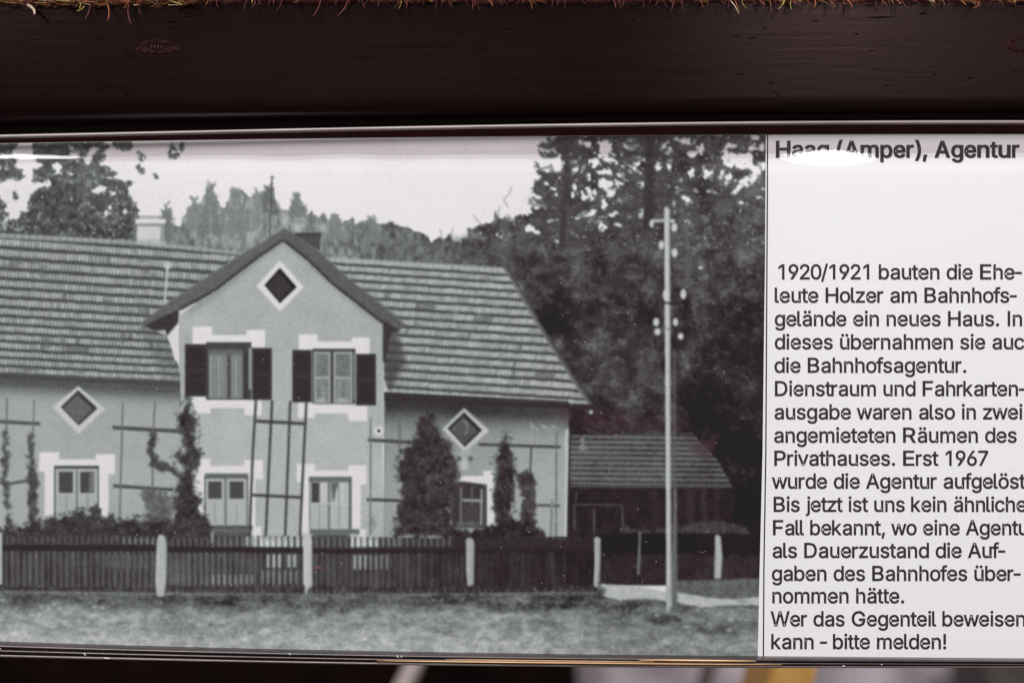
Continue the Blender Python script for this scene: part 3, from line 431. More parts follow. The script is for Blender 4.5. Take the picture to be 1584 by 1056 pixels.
# plaque between diamond and window, lamp, painted sign, downpipe
paint(poly([(712, 696), (730, 696), (733, 708), (722, 712), (722, 728), (716, 728), (714, 712), (706, 708)]), 182, HOUSE, soft=1.4, a=.8)
for x in (710, 728): paint(poly(ell(x, 709, 4, 4)), 98, HOUSE, soft=1.2)
paint(poly(ell(718, 718, 6, 9)), 208, HOUSE, soft=1.6, a=.8)
paint(poly(ell(586, 666, 7.5, 7.5)), 226, HOUSE, soft=1.4); paint(poly(ell(586, 666, 2.3, 2.3)), 25, HOUSE, soft=.5)
for x, y, a in [(824, 660, 4), (831, 664, 3.4), (842, 660, 4), (849, 664, 3), (856, 660, 3.4), (838, 657, 2.4), (821, 655, 2)]: paint(poly(ell(x, y, a, a * .8)), 178, HOUSE, soft=1, a=.8)
paint(poly(ell(914, 637, 3, 3.2)), 205, HOUSE, soft=.8); line([(906, 634), (914, 637)], 1.5, 120, HOUSE, soft=.6)
line([(878, 664), (875.5, 680), (877.5, 700), (875, 830)], 5, 208, HOUSE, soft=.9); line([(881.5, 664), (878.5, 832)], 3, 62, SHED, soft=.8)

# trellises
TL = new_id('printed_trellis', HOUSE)
for p, w, t in [([(421, 619), (417, 700), (411, 829)], 4.2, 82), ([(449, 620), (446, 700), (441, 829)], 4, 82), ([(474, 622), (470, 700), (464, 829)], 4, 80), ([(396, 618), (391, 700), (386, 829)], 4, 80),
                ([(395, 651), (474, 655)], 5.2, 80), ([(389, 765), (468, 769)], 4.6, 78), ([(-60, 649), (0, 652), (62, 655)], 5.4, 92), ([(174, 661), (285, 667)], 6, 88), ([(175, 751), (268, 757)], 5, 84), ([(0, 746), (12, 748), (44, 743)], 5, 104),
                ([(11, 615), (10, 670)], 2.5, 112), ([(53, 618), (51, 680)], 2.4, 122), ([(190, 622), (188, 700), (185, 805)], 2.6, 116), ([(240, 620), (237, 670), (236, 720), (236, 780)], 2.6, 112),
                ([(569, 680), (640, 684)], 5, 82), ([(740, 687), (867, 691)], 4.6, 84), ([(567, 772), (622, 774)], 5, 82), ([(832, 781), (866, 782)], 4, 92), ([(573.5, 645), (573, 828)], 2.6, 122), ([(619, 640), (618, 700)], 2.4, 108), ([(822, 690), (820, 735)], 2.8, 84), ([(861, 668), (860, 830)], 2.6, 116), ([(854, 772), (852, 830)], 4, 140)]:
    line(p, w, t, TL, soft=.7, r=.6)

# --- climbing plants and bushes
def foliage(polys, t, i, amp=5, s=5.0, seed=700, rough=.3, r=1.0, a=1):
    m_ = np.zeros((CH, CW), np.float32)
    for p in polys: m_ = np.maximum(m_, full(poly(p)))
    m_ = warp(m_, amp * 1.7, s, seed); sol = m_; m_ = np.maximum(leafy(m_, 2.4, rough + .25, .45, .42, 2.8, seed + 5), np.clip((blur(sol, 2.6) - .84) * 7, 0, 1))
    paint(m_, t + n3 * 17 + n6 * 22 + n12 * 16, i, a, r=r, soft=1.1)
def vine(path, w, t, i, seed, **k):
    k.setdefault('amp', 3.2)
    ps = []
    for (ax, ay), (bx, by) in zip(path[:-1], path[1:]):
        n = max(2, int(math.hypot(bx - ax, by - ay) / 5))
        for q in range(n):
            f = q / n; ps.append(ell(ax + (bx - ax) * f + rnd.uniform(-2, 2), ay + (by - ay) * f, w * rnd.uniform(.6, 1.1), w * rnd.uniform(.7, 1.1), 0, 8))
    foliage(ps, t, i, seed=seed, **k)
VN = new_id('printed_climbing_plant', HOUSE)
vine([(9, 668), (7, 740), (12, 760), (15, 830)], 6.5, 88, VN, 710); VN = new_id('printed_climbing_plant', HOUSE); vine([(48, 672), (47, 720), (52, 740), (50, 822)], 6.5, 86, VN, 711); vine([(50, 735), (52, 800)], 9, 84, VN, 712)
VN = new_id('printed_climbing_plant', HOUSE)
vine([(237, 672), (234, 700), (240, 716), (262, 726), (282, 738)], 8.5, 78, VN, 713)
foliage([[(290, 612), (298, 642), (306, 655), (300, 677), (303, 692), (313, 702), (310, 712), (302, 725), (298, 750), (304, 764), (313, 776), (312, 792), (326, 809), (330, 826), (260, 826), (272, 800), (268, 782), (272, 763), (276, 740), (285, 725), (274, 712), (274, 703), (286, 692), (284, 672), (274, 655), (276, 638), (286, 630)]], 70, VN, 5, 6, 714, r=1.2)
VN = new_id('printed_climbing_plant', HOUSE)
foliage([[(219, 760), (240, 758), (268, 764), (270, 790), (262, 812), (232, 812), (222, 795)]], 100, VN, 7, 5, 715, rough=.7, a=.85)
foliage([[(-60, 824), (-60, 800), (0, 818), (38, 814), (50, 806), (71, 800), (90, 800), (106, 796), (124, 787), (138, 794), (144, 786), (148, 776), (152, 784), (157, 801), (164, 806), (168, 794), (174, 795), (180, 806), (202, 803), (210, 797), (217, 808), (235, 798), (252, 803), (268, 806), (290, 800), (326, 811), (332, 852), (-60, 852)]], 72, BUSH, 5, 5, 716, r=1.2)
foliage([[(143, 800), (146, 778), (151, 778), (156, 800)], [(165, 812), (168, 792), (175, 792), (178, 812)]], 82, BUSH, 3, 5, 717)
paint(poly([(62, 806), (66, 800), (70, 812), (64, 820)]), 175, None, a=.6, soft=1.5)
foliage([[(663, 636), (650, 652), (645, 672), (627, 692), (614, 713), (617, 740), (624, 766), (612, 801), (608, 832), (705, 832), (703, 815), (695, 801), (700, 765), (713, 745), (708, 725), (700, 700), (698, 692), (682, 674), (678, 652)]], 70, BUSH, 6, 7, 718, r=1.3)
foliage([[(783, 664), (774, 690), (768, 715), (765, 738), (762, 768), (767, 815), (795, 815), (793, 780), (796, 750), (799, 725), (791, 700), (787, 680)]], 72, BUSH, 4, 6, 719, r=1.3)
foliage([[(800, 733), (812, 728), (828, 735), (830, 760), (832, 790), (828, 832), (806, 832), (806, 770)]], 84, BUSH, 4, 6, 720, r=1.6)
foliage([[(698, 816), (740, 818), (760, 812), (795, 800), (832, 812), (850, 832), (880, 834), (880, 850), (698, 850)]], 64, BUSH, 4, 6, 721, r=1.2)
foliage([[(696, 764), (700, 762), (703, 770), (700, 806), (694, 802)]], 86, BUSH, 3, 5, 722, r=2.5)
VN = new_id('printed_climbing_plant', HOUSE)
foliage([[(570, 824), (572, 780), (577, 790), (580, 826)]], 128, VN, 3, 5, 723, a=.6)

def sprigs(pts, n, t, i, L=7):
    for _ in range(n):
        k = rnd.randrange(len(pts)); (ax, ay), (bx, by) = pts[k], pts[(k + 1) % len(pts)]; f = rnd.random(); x, y = ax + (bx - ax) * f, ay + (by - ay) * f; a = rnd.uniform(0, 6.28)
        x += rnd.uniform(-3, 3); line([(x, y), (x + L * rnd.uniform(.4, 1) * math.cos(a), y - L * abs(rnd.uniform(.3, 1) * math.sin(a)))], rnd.uniform(1.6, 3.6), t + rnd.uniform(-10, 22), i, a=.75, soft=1.0)
sprigs([(663, 636), (650, 652), (645, 672), (627, 692), (614, 713), (617, 740), (624, 766), (612, 801), (608, 830)], 90, 78, BUSH); sprigs([(663, 636), (678, 652), (682, 674), (698, 692), (706, 725), (710, 745), (700, 765), (696, 801)], 60, 80, BUSH)
sprigs([(783, 664), (774, 690), (766, 715), (763, 750), (762, 790)], 40, 82, BUSH); sprigs([(783, 664), (790, 690), (798, 725), (794, 760), (794, 800)], 34, 82, BUSH)
sprigs([(290, 614), (276, 638), (274, 655), (286, 680), (285, 692), (272, 703), (286, 725), (272, 763), (270, 800)], 80, 82, VN, 9); sprigs([(292, 614), (300, 642), (307, 658), (302, 690), (313, 702), (302, 725), (300, 755), (312, 780), (325, 808)], 60, 80, VN, 8)
sprigs([(237, 672), (232, 700), (240, 716), (262, 726), (282, 738)], 50, 86, VN, 8); sprigs([(8, 668), (7, 740), (14, 800)], 34, 90, VN, 6); sprigs([(48, 672), (47, 720), (52, 800)], 40, 90, VN, 7)
sprigs([(222, 765), (240, 760), (262, 766), (240, 790), (226, 805), (250, 806)], 80, 96, VN, 8)
sprigs([(0, 816), (40, 812), (71, 800), (106, 796), (124, 787), (144, 790), (157, 801), (180, 804), (210, 799), (235, 799), (268, 806)], 110, 82, BUSH, 7)

# --- ground
gy = 914 + .004 * (xx - 400)
md = 92 + 14 * np.clip((300 - xx) / 200, 0, 1) + np.clip((yy - 932 - 9 * n60) / 20, 0, 1) * 66 + np.clip((yy - 965) / 30, 0, 1) * 24
md = md - np.clip((xx - 760) / 260, 0, 1) * 34 * np.clip((yy - 930) / 30, 0, 1) + fbm(7, 801, 4, asp=2.4) * 40 + n3 * 22 + fbm(4, 805, 2, asp=2.2) * 18 + fbm(26, 803, 3, asp=3) * 16
paint(poly([(-60, 912), (250, 916), (500, 916), (930, 914), (1048, 926), (1200, 922), (1200, 1040), (-60, 1040)]), md, MEADOW, soft=3.0)
paint(poly([(1040, 898), (1110, 896), (1200, 893), (1200, 926), (1098, 928), (1047, 916)]), 108 + n3 * 16 + n6 * 16, MEADOW, soft=1.6)
paint(warp(full(poly([(926, 903), (977, 906), (1027, 913), (1098, 924), (1133, 927), (1172, 923), (1200, 921), (1200, 937), (1148, 935), (1085, 938), (1047, 931), (999, 925), (957, 928), (931, 921)])), 2, 6, 61), 196 + n6 * 16, PATH, soft=.9)
for cx, cy, rx, ry, t, a in [(1025, 957, 26, 8, 76, .8), (1108, 975, 36, 6, 74, .7), (1055, 942, 12, 5, 84, .6), (1130, 968, 28, 5, 92, .5), (1000, 930, 8, 4, 104, .6), (1148, 930, 10, 4, 92, .5), (925, 912, 9, 10, 74, .8), (110, 955, 22, 6, 118, .5), (185, 962, 12, 4, 110, .5), (455, 962, 16, 4, 128, .5), (950, 975, 40, 4, 118, .4), (960, 995, 60, 6, 112, .4), (410, 968, 20, 3, 132, .5), (60, 975, 20, 8, 128, .35), (560, 970, 30, 3, 138, .5), (240, 935, 60, 6, 112, .4), (600, 932, 70, 7, 104, .4)]:
    paint(warp(full(poly(ell(cx, cy, rx, ry))), 8, 9, 33), t, None, a, soft=1.8)
for x, y, rr in [(4, 928, 4.5), (64, 937, 3), (84, 933, 4), (92, 940, 5), (62, 949, 3.4), (146, 938, 4), (158, 940, 4), (25, 941, 2.6), (1131, 958, 5), (1128, 974, 4.4), (1029, 992, 5.5), (683, 948, 3), (760, 950, 3), (1064, 969, 3), (1016, 951, 4), (250, 932, 2), (280, 938, 2.4), (75, 942, 3.5)]:
    paint(poly(ell(x, y, rr, rr * .62)), 196, None, soft=1.1, a=.75)

# --- front fence
fa = np.maximum(full(poly([(-60, 825), (242, 826), (470, 829), (630, 831), (722, 832), (922, 828), (924, 914), (722, 917), (470, 918), (258, 916), (-60, 911)])), 0)
tops = np.clip(((yy - (829 + 4 * np.abs(np.sin(xx * math.pi / 8.6)) * 0)) / 3), 0, 1)
pk = .5 + .5 * np.cos(2 * math.pi * xx / 9.4)          # 1 between two pickets
ft = 70 + 9 * n12 - 14 * np.clip((xx - 560) / 160, 0, 1) + 5 * n3 + 22 * (pk > .55) * np.clip((900 - xx) / 500, .25, 1)
top_gap = np.clip((848 - yy) / 3, 0, 1)
def gap(x0, x1, y0, y1, t, per, ph=0, w=.42, a=1.0, i=None):
    q = np.clip(((.5 + .5 * np.cos(2 * math.pi * (xx - ph) / per)) - (1 - w)) * 5, 0, 1)
    q = q * np.clip(xx - x0, 0, 1) * np.clip(x1 - xx, 0, 1) * np.clip((yy - y0) / 2, 0, 1) * np.clip((y1 - yy) / 2, 0, 1)
    paint(blur(q, .6), t, i, a)
paint(fa * (yy > 845), ft, FENCE, .96, soft=.9, r=1.3)
# pickets standing above the top rail, background shows between them
q = np.clip(((.5 - .5 * np.cos(2 * math.pi * xx / 9.4)) - .35) * 4, 0, 1) * fa * (yy < 852)
paint(blur(q, .6), 74 + n3 * 8, FENCE, .9, r=1.2)
paint(fa * (yy < 852) * (xx < 240), 80, None, .30); paint(fa * (yy < 852) * (xx > 585), 66, None, .8)
for x0, x1, ya, yb in [(-60, 243, 842, 851), (256, 402, 845, 853), (400, 472, 846, 854), (482, 630, 848, 855), (630, 925, 848, 855)]: paint(poly([(x0, ya), (x1, ya + 1), (x1, yb + 1), (x0, yb)]), 58, FENCE, soft=.8, r=1.4)
for x0, x1 in [(-60, 243), (256, 472), (482, 722), (732, 922)]: paint(poly([(x0, 906), (x1, 908), (x1, 916), (x0, 913)]), 64, FENCE, soft=1.2, a=.8, r=1.4)
gap(5, 240, 828, 842, 112, 9.0, 2, a=.55); gap(60, 240, 856, 885, 94, 9.0, 2, a=.45); gap(190, 240, 830, 842, 150, 9.0, 3, a=.6); gap(160, 240, 856, 880, 118, 9, 3, a=.5)
gap(258, 400, 830, 845, 118, 9, 6, a=.6); gap(258, 330, 856, 890, 108, 9, 6, a=.6); gap(262, 322, 888, 905, 128, 9, 6, a=.6); gap(322, 392, 887, 904, 168, 8.6, 3, a=.7); gap(322, 400, 858, 886, 104, 8.6, 3, a=.5)
gap(378, 400, 828, 845, 200, 9, 4, a=.8)
gap(402, 468, 829, 846, 188, 10.2, 409, a=.9, w=.55); gap(410, 436, 856, 878, 190, 8.6, 415, a=.9, w=.6); gap(443, 460, 856, 878, 190, 8.6, 447, a=.9, w=.6); gap(404, 466, 881, 903, 150, 8.6, 415, a=.75)
gap(541, 562, 829, 847, 214, 8, 545, a=.9, w=.5); gap(545, 568, 857, 881, 180, 8.2, 549, a=.9, w=.5); gap(568, 606, 857, 881, 138, 8.2, 549, a=.8); gap(562, 620, 829, 846, 135, 8, 545, a=.7, w=.5); gap(486, 541, 829, 846, 118, 9, 490, a=.5)
gap(486, 545, 858, 900, 90, 8.4, 490, a=.5); gap(606, 720, 860, 900, 78, 8.2, 2, a=.4)
# uneven pickets, grass growing up in front of the boards
hsh = np.random.RandomState(12).rand(400); pi_ = ((xx + 60) / 9.4).astype(int) % 400
paint(fa * (yy > 853) * (yy < 908), tone + (hsh[pi_] - .5) * 10 + (vnoise(9.4, 30, 1201) - .5) * 14, None, .9)
for _ in range(900):
    x = rnd.uniform(-50, 925); y = 916 + rnd.uniform(-4, 8); h_ = rnd.uniform(3, 11)
    line([(x, y), (x + rnd.uniform(-2.5, 2.5), y - h_)], rnd.uniform(.9, 1.8), rnd.choice([78, 88, 98, 112, 126]), None, a=.55, soft=.6)
for _ in range(1500):
    x = rnd.uniform(-50, 1170); y = rnd.uniform(928, 1012); h_ = rnd.uniform(2, 6); y = max(y, 945) if x > 920 else y
    line([(x, y), (x + rnd.uniform(-2.5, 2.5), y - h_)], rnd.uniform(.9, 1.7), rnd.choice([96, 122, 168, 186, 200]), None, a=.38, soft=.6)
# fence posts
def post(pts, t, lab, left=None):
    i = new_id('printed_post', FENCE, lab); paint(poly(pts), t + n3 * 8, i, soft=.8)
    xs = [p[0] for p in pts]; ys = [p[1] for p in pts]
    line([(min(xs) + (max(xs) - min(xs)) * .28, min(ys) + 20), (min(xs) + (max(xs) - min(xs)) * .25, max(ys) - 16)], 1.6, t + 24, i, soft=.5, a=.7)
    line([(max(xs) - 1, min(ys) + 12), (max(xs) - 1.5, max(ys) - 8)], 2.2, t - 34, i, soft=.9, a=.6)
post([(243, 833), (246, 827), (251, 826), (256, 831), (258, 850), (257, 895), (253, 922), (243, 922), (240, 898), (242, 850)], 190, 'widest pale post printed in the fence, left of the middle windows')
post([(469, 829), (471, 824), (478, 826), (482, 834), (483, 905), (476, 910), (475, 918), (472, 918), (472, 906), (469, 902)], 204, 'palest post printed in the fence, below the gable')
post([(721, 834), (724, 831), (731, 832), (733.5, 840), (732, 904), (723, 906), (721, 880)], 178, 'pale post printed in the fence, right of the big bush')
post([(919, 832), (923, 829), (929, 832), (928, 868), (925, 908), (918, 906), (920, 870)], 182, 'pale post printed at the right end of the front fence')
i = new_id('printed_post', FENCE, 'sliver of pale post printed at the left edge'); rect(-8, 823, 3.5, 903, 192, i, soft=.8)
i = new_id('printed_post', BF, 'thin dim post printed in the rear fence'); paint(poly([(988, 822), (992, 822), (990, 888), (985, 888)]), 118, i, soft=1)
i = new_id('printed_post', BF, 'pale post printed in the rear fence, right of the pole'); paint(poly([(1106, 828), (1110, 826), (1115, 830), (1117, 860), (1115, 894), (1105, 894), (1106, 860)]), 190, i, soft=1.1)
paint(poly([(1105, 897), (1113, 897), (1112, 920), (1106, 920)]), 122, i, soft=1.4, a=.8)

# --- utility pole
INS = new_id('printed_insulator', POLE)
line([(1043, 540), (1043, 700), (1045, 935)], 6, 104, POLE, soft=1.4, a=.7)
paint(poly([(1043, 755), (1047, 756), (1047, 930), (1036, 932)]), 112, POLE, soft=1.2)
paint(poly([(1027.5, 322), (1031, 319.5), (1035.5, 324), (1036.5, 500), (1037, 720), (1039, 935), (1031, 948), (1030, 720), (1028.5, 500)]), 206 + n3 * 4, POLE, soft=.7)
line([(1035.5, 330), (1036, 520), (1037, 720), (1038, 930)], 2.2, 142, POLE, soft=.8, a=.8)
paint(poly([(1030, 905), (1038, 905), (1038, 945), (1031, 948)]), 150, None, soft=2, a=.5)
line([(1008, 342), (1029, 341)], 4.2, 192, INS, soft=.8)
line([(1022, 468), (1050, 470)], 3, 62, INS, soft=.9)
for a in [(1008, 346, 3.4, 6), (1043, 352, 4.6, 7), (1023, 379, 4.4, 7), (1043.5, 391, 4.8, 7.2), (1057, 455, 4.6, 8), (1030, 456, 4.6, 9), (1015, 498, 4.8, 6.4), (1017, 513, 5, 5.4), (1045, 498, 3.8, 6.2), (1053, 520, 4.4, 5.2), (1040, 342, 4, 3)]:
    paint(poly(ell(*a)), 212, INS, soft=.9)
line([(1012, 505), (1052, 512)], 1.5, 84, INS, soft=.7, a=.6)
paint(poly(ell(1083.5, 414, 3, 2.2)), 235, None, soft=.6)

# --- printing: softness, grain, tint, cover reflections painted into the ink
tone = blur(tone, 1.0)
tone += R.randn(CH, CW).astype(np.float32) * 1.6 + blur(R.randn(CH, CW).astype(np.float32), .8) * 7.5
tone -= 8 * np.clip((110 - tone) / 40, 0, 1) * (1 + .8 * np.clip((xx - 500) / 400, 0, 1))  # darks stay paler at the left: the cover's reflected haze, in the ink
tone = np.clip(tone + 1.0 * np.sin(yy * 2.1), 22, 240)
dk = np.clip((125 - tone) / 70, 0, 1); hi = .8 * np.clip((tone - 190) / 40, 0, 1); mid = 1 - np.maximum(dk, hi)
redb = blur(red, 2.0) * (.75 + .25 * np.clip((xx - 400) / 500, 0, 1))  # reddish ink darks; warm reflection in the cover painted in, stronger rightward
ch = blur(R.randn(CH, CW).astype(np.float32), 1.6) * 6
rgb = np.stack([tone + 3 * dk * (.6 + redb) + 3 * hi - 3.5 * mid + ch * .5, tone - 2.4 * dk * (.6 + redb) - 3 * hi + 1.2 * mid - ch * .3, tone - 1 * dk * (.6 + .7 * redb) + 1 * hi - .2 * mid], -1)
def lin(c): c = np.clip(c, 0, 255) / 255.; return np.where(c < .04045, c / 12.92, ((c + .055) / 1.055) ** 2.4)
VEIL = np.array([.0165, .0150, .0155])            # light the clear cover adds by reflection
GAIN = .93
ink = np.clip((lin(rgb) - VEIL) * GAIN, .003, .9)

# ------------------------------------------------------------------ materials
def ink_mat():
    m = mat('printed_ink', (.5, .5, .5), .62); nt = m.node_tree; b = nt.nodes['Principled BSDF']
    a = nt.nodes.new('ShaderNodeAttribute'); a.attribute_name = 'ink'; nt.links.new(a.outputs['Color'], b.inputs['Base Color'])
    b.inputs['Specular IOR Level'].default_value = .25
    return m
M_INK = ink_mat()
M_PAPER = noise_mat('white_paper', (.855, .84, .855), (.88, .865, .88), nscale=2500, rough=.75, lo=.3, hi=.7)
M_PAPER.node_tree.nodes['Principled BSDF'].inputs['Specular IOR Level'].default_value = .2
M_TONER = noise_mat('text_toner', (.018, .012, .014), (.030, .022, .025), nscale=9000, rough=.5, lo=.4, hi=.6)
M_BOARD = noise_mat('dark_stained_wood', (.0016, .0004, .0004), (.0048, .0014, .0013), scale=(1, 3, 20), nscale=34, rough=.25, rlo=.17, bump=.08, dist=.0004, detail=10, lo=.3, hi=.7)
M_BOARD.node_tree.nodes['Principled BSDF'].inputs['Specular IOR Level'].default_value = .33
M_BOARD.node_tree.nodes['Principled BSDF'].inputs['Specular Tint'].default_value = (1, .64, .62, 1)
M_KNOT = noise_mat('knot_wood', (.012, .0018, .0014), (.026, .005, .0035), nscale=500, rough=.7, bump=.8)
M_HOLE = mat('dark_hole', (.003, .001, .001), .9)
M_HOLE.node_tree.nodes['Principled BSDF'].inputs['Specular IOR Level'].default_value = .05
M_KNOT.node_tree.nodes['Principled BSDF'].inputs['Specular IOR Level'].default_value = .12
M_STEEL = noise_mat('splintered_wood', (.06, .016, .012), (.12, .045, .035), nscale=2000, rough=.4)
M_RAIL = noise_mat('dark_red_felt', (.006, .0010, .0012), (.012, .002, .002), scale=(1, 1, 20), nscale=60, rough=.9)
M_RAIL.node_tree.nodes['Principled BSDF'].inputs['Specular IOR Level'].default_value = .05
def cover_mat(name, tint, ior=1.49, rough=.0, clear=1.0):
    m = bpy.data.materials.new(name); m.use_nodes = True; nt = m.node_tree; nt.nodes.clear(); N = nt.nodes.new
    o = N('ShaderNodeOutputMaterial'); mx = N('ShaderNodeMixShader'); t = N('ShaderNodeBsdfTransparent'); g = N('ShaderNodeBsdfGlossy'); f = N('ShaderNodeFresnel')
    t.inputs[0].default_value = (*tint, 1); g.inputs['Roughness'].default_value = rough; f.inputs[0].default_value = ior
    ge = N('ShaderNodeNewGeometry'); mr = N('ShaderNodeMapRange'); mr.inputs['To Min'].default_value = ior; mr.inputs['To Max'].default_value = 1 / ior
    nt.links.new(ge.outputs['Backfacing'], mr.inputs[0]); nt.links.new(mr.outputs[0], f.inputs[0])     # the same reflectance from either side
    mu = N('ShaderNodeMath'); mu.operation = 'MULTIPLY'; mu.inputs[1].default_value = clear
    L = nt.links.new; L(f.outputs[0], mu.inputs[0]); L(mu.outputs[0], mx.inputs[0]); L(t.outputs[0], mx.inputs[1]); L(g.outputs[0], mx.inputs[2]); L(mx.outputs[0], o.inputs[0])
    return m
M_COVER = cover_mat('clear_acrylic', (1, 1, 1), clear=1.6)
M_BAND = cover_mat('shade_band_film', (.82, .79, .795), rough=.25, clear=.9)  # duller band of weaker reflection put into the tint
M_EDGE = noise_mat('sawn_acrylic_edge', (.16, .125, .115), (.34, .285, .26), scale=(1, 1, 1), nscale=14, rough=.32, detail=3, lo=.3, hi=.75)
M_CHANNEL = noise_mat('smoky_acrylic_channel', (.012, .006, .006), (.05, .026, .024), scale=(1, .2, .2), nscale=30, rough=.38, detail=2, lo=.3, hi=.8)
M_CHANNEL.node_tree.nodes['Principled BSDF'].inputs['Coat Weight'].default_value = .5
M_CHANNEL.node_tree.nodes['Principled BSDF'].inputs['Coat Roughness'].default_value = .15
M_BEAD = noise_mat('acrylic_bead', (.07, .045, .042), (.20, .145, .135), scale=(1, .2, .2), nscale=24, rough=.2, detail=2, lo=.3, hi=.75)
M_GLINT_SCRATCH = mat('acrylic_glint_scratch', (.9, .88, .86), .2)  # glints and scratches given as pale colour

# ------------------------------------------------------------------ board above the sheet
board = empty('wooden_board', (0, .004, .07))
tag(board, 'dark stained wooden board running above the framed sheet, with a brown knot', 'board')
def board_profile(x):
    top = 8 - 6 * min(max(x / 900, 0), 1) if x < 900 else 2 - (x - 900) / 684 * 3
    lo = RODC(min(max(x, -80), 1700)) - 4
    pts = [(top - 12, .034), (top - 12, .004), (top - 6, .004)]
    for i in range(10): pts.append((top + 3 + (158 - top) * i / 9, .004))
    for a in range(1, 8): 
        q = math.radians(a * 12.5); pts.append((161 + (lo - 165) * math.sin(q), .004 + .007 * (1 - math.cos(q))))
    pts.append((lo + 1, .013)); return pts
rows = []
for x in np.linspace(-500, 2100, 131):
    rows.append([P(x, py + .5 * math.sin(x / 47 + k) * (k in (1, 2)), y) for k, (py, y) in enumerate(board_profile(x))])
V, F = loft(rows); child(mesh('board_face', V, F, M_BOARD, smooth=True), board)
V, F = merge([box(P(-500, 0)[0], P(2100, 0)[0], .0125, .0345, P(0, 250)[2], P(0, 5)[2])])
child(mesh('board_core', V, F, M_RAIL), board)
def knot(cx, cy, w, h, lab):
    V, F = [], []; n = 40; rings = [(1.0, .00018), (.90, -.00004), (.80, .00012), (.74, -.00001), (.66, .00025), (.56, .00010), (.40, .0008), (0.2, .0012), (0.02, .0013)]
    for k, (s_, dy) in enumerate(rings):
        for j in range(n):
            a = 2 * math.pi * j / n; wob = 1 + .10 * math.sin(3 * a + k * .6) + .07 * math.sin(5 * a + 1.3 * k) + .04 * math.sin(11 * a + 3 * k)
            V.append(P(cx + w * s_ * wob * math.cos(a), cy + h * s_ * wob * math.sin(a) + (1 - s_) * -h * .25, .0038 + dy))
    for k in range(len(rings) - 1):
        for j in range(n): F.append((k * n + j, k * n + (j + 1) % n, (k + 1) * n + (j + 1) % n, (k + 1) * n + j))
    o = mesh('wood_knot', V, F, M_KNOT, smooth=True); o['label'] = lab; child(o, board); o.data.materials.append(M_HOLE)
    for p in o.data.polygons:
        if p.index >= n * 5 and p.center.z > P(0, cy - h * .05)[2] or p.index >= n * 6: p.material_index = 1
    return o
k1 = knot(237, 69, 31, 11.5, 'reddish oval knot with a dark hollow, left of the middle')
k2 = knot(1592, 64, 27, 13, 'dark curved knot at the right edge')
V, F = merge([tube([P(229 + i * 5, 66 + rnd.uniform(-1, 1), .0040), P(230 + i * 5, 70, .0036), P(229 + i * 5.2, 72, .0039)], .00012, 5) for i in range(4)])
child(mesh('splinter', V, F, M_STEEL), board)
V, F = [], []                      # small dents and cracks along the grain
for _ in range(70):
    x, y = rnd.uniform(0, 1584), rnd.uniform(20, 155); L_, h_ = rnd.uniform(2, 11), rnd.uniform(.3, 1.1)
    b = len(V); V += [P(x - L_, y + rnd.uniform(-.6, .6), .00393), P(x, y - h_, .00391), P(x + L_, y + rnd.uniform(-.6, .6), .00393), P(x, y + h_, .00391)]; F.append((b, b + 1, b + 2, b + 3))
for x, y, L_, h_ in [(1330, 48.5, 4, 1.6), (1434, 16, 9, 1.2), (1196, 124, 4, 1.4), (1208, 143, 4, 1), (650, 92, 3, 1), (695, 92, 2, 1), (560, 84, 30, .5), (1370, 22, 26, 1.1), (640, 67, 130, .45)]:
    b = len(V); V += [P(x - L_, y + .5, .0039), P(x, y - h_, .00388), P(x + L_, y - .4, .0039), P(x, y + h_, .00388)]; F.append((b, b + 1, b + 2, b + 3))
tag(child(mesh('scratch', V, F, M_HOLE), board), kind='stuff')

# ------------------------------------------------------------------ dry fibres on top of the board
def fibre_mat_(name, c0, c1): return noise_mat(name, c0, c1, nscale=900, rough=.7, lo=.35, hi=.65)
M_F = [fibre_mat_('orange_fibre', (.22, .060, .018), (.42, .14, .045)), fibre_mat_('yellow_green_fibre', (.26, .21, .035), (.50, .40, .09)), fibre_mat_('dark_red_fibre', (.085, .014, .010), (.14, .028, .018)), fibre_mat_('pale_fibre', (.42, .30, .20), (.60, .46, .34))]
mt = empty('fibre_mat', P(400, 2, .012)); tag(mt, 'matted dry orange and green fibres lying along the top of the dark board', 'matting')
def strand(x, y, dx, dy, yd=.002, bend=0., w=.8, n=5):
    pts = []
    for i in range(n):
        f = i / (n - 1); pts.append(P(x + dx * f + bend * math.sin(f * math.pi), y + dy * f, yd - .0035 * f))
    return tube(pts, [w * K * (1 - .55 * i / (n - 1)) for i in range(n)], 5)
rows = [[P(x, e + 1.2 * math.sin(x / 9.1) + math.sin(x / 23), yd) for e, yd in ((5.5 if x < 300 else 1.5, .0052), (-3, .003), (-30, .004), (-60, .012), (-70, .034))] for x in np.linspace(-450, 2050, 400)]
V, F = loft(rows); child(mesh('mat_backing', V, F, M_F[2], smooth=True), mt)
groups = {0: [], 1: [], 2: [], 3: []}
def edge_y(x): return 7.5 if x < 280 else (7.5 - 7 * min((x - 280) / 120, 1) if x < 900 else .5)
for _ in range(7600):
    x = rnd.uniform(-350, 1950); left = x < 330; ey = 6.5 if x < 290 else 1.0
    if rnd.random() < .35 + .5 * math.sin(x / 17.) * math.sin(x / 41. + 1): continue
    if not left and rnd.random() < (.6 if x < 1100 else .35): continue
    y = ey - abs(rnd.gauss(0, 7)) - 1; dx = rnd.uniform(-24, 24); dy = rnd.uniform(-6, 4) if left else rnd.uniform(-7, 3.5)
    k = rnd.choices([0, 1, 2, 3], [8 if left else 2.2, 3.5 if left else .3, 2 if left else 10, 1.0 if left else .08])[0]
    groups[k].append(strand(x, y, dx, dy, rnd.uniform(.0005, .02), rnd.uniform(-5, 5), rnd.uniform(.5, 1.1), 4))
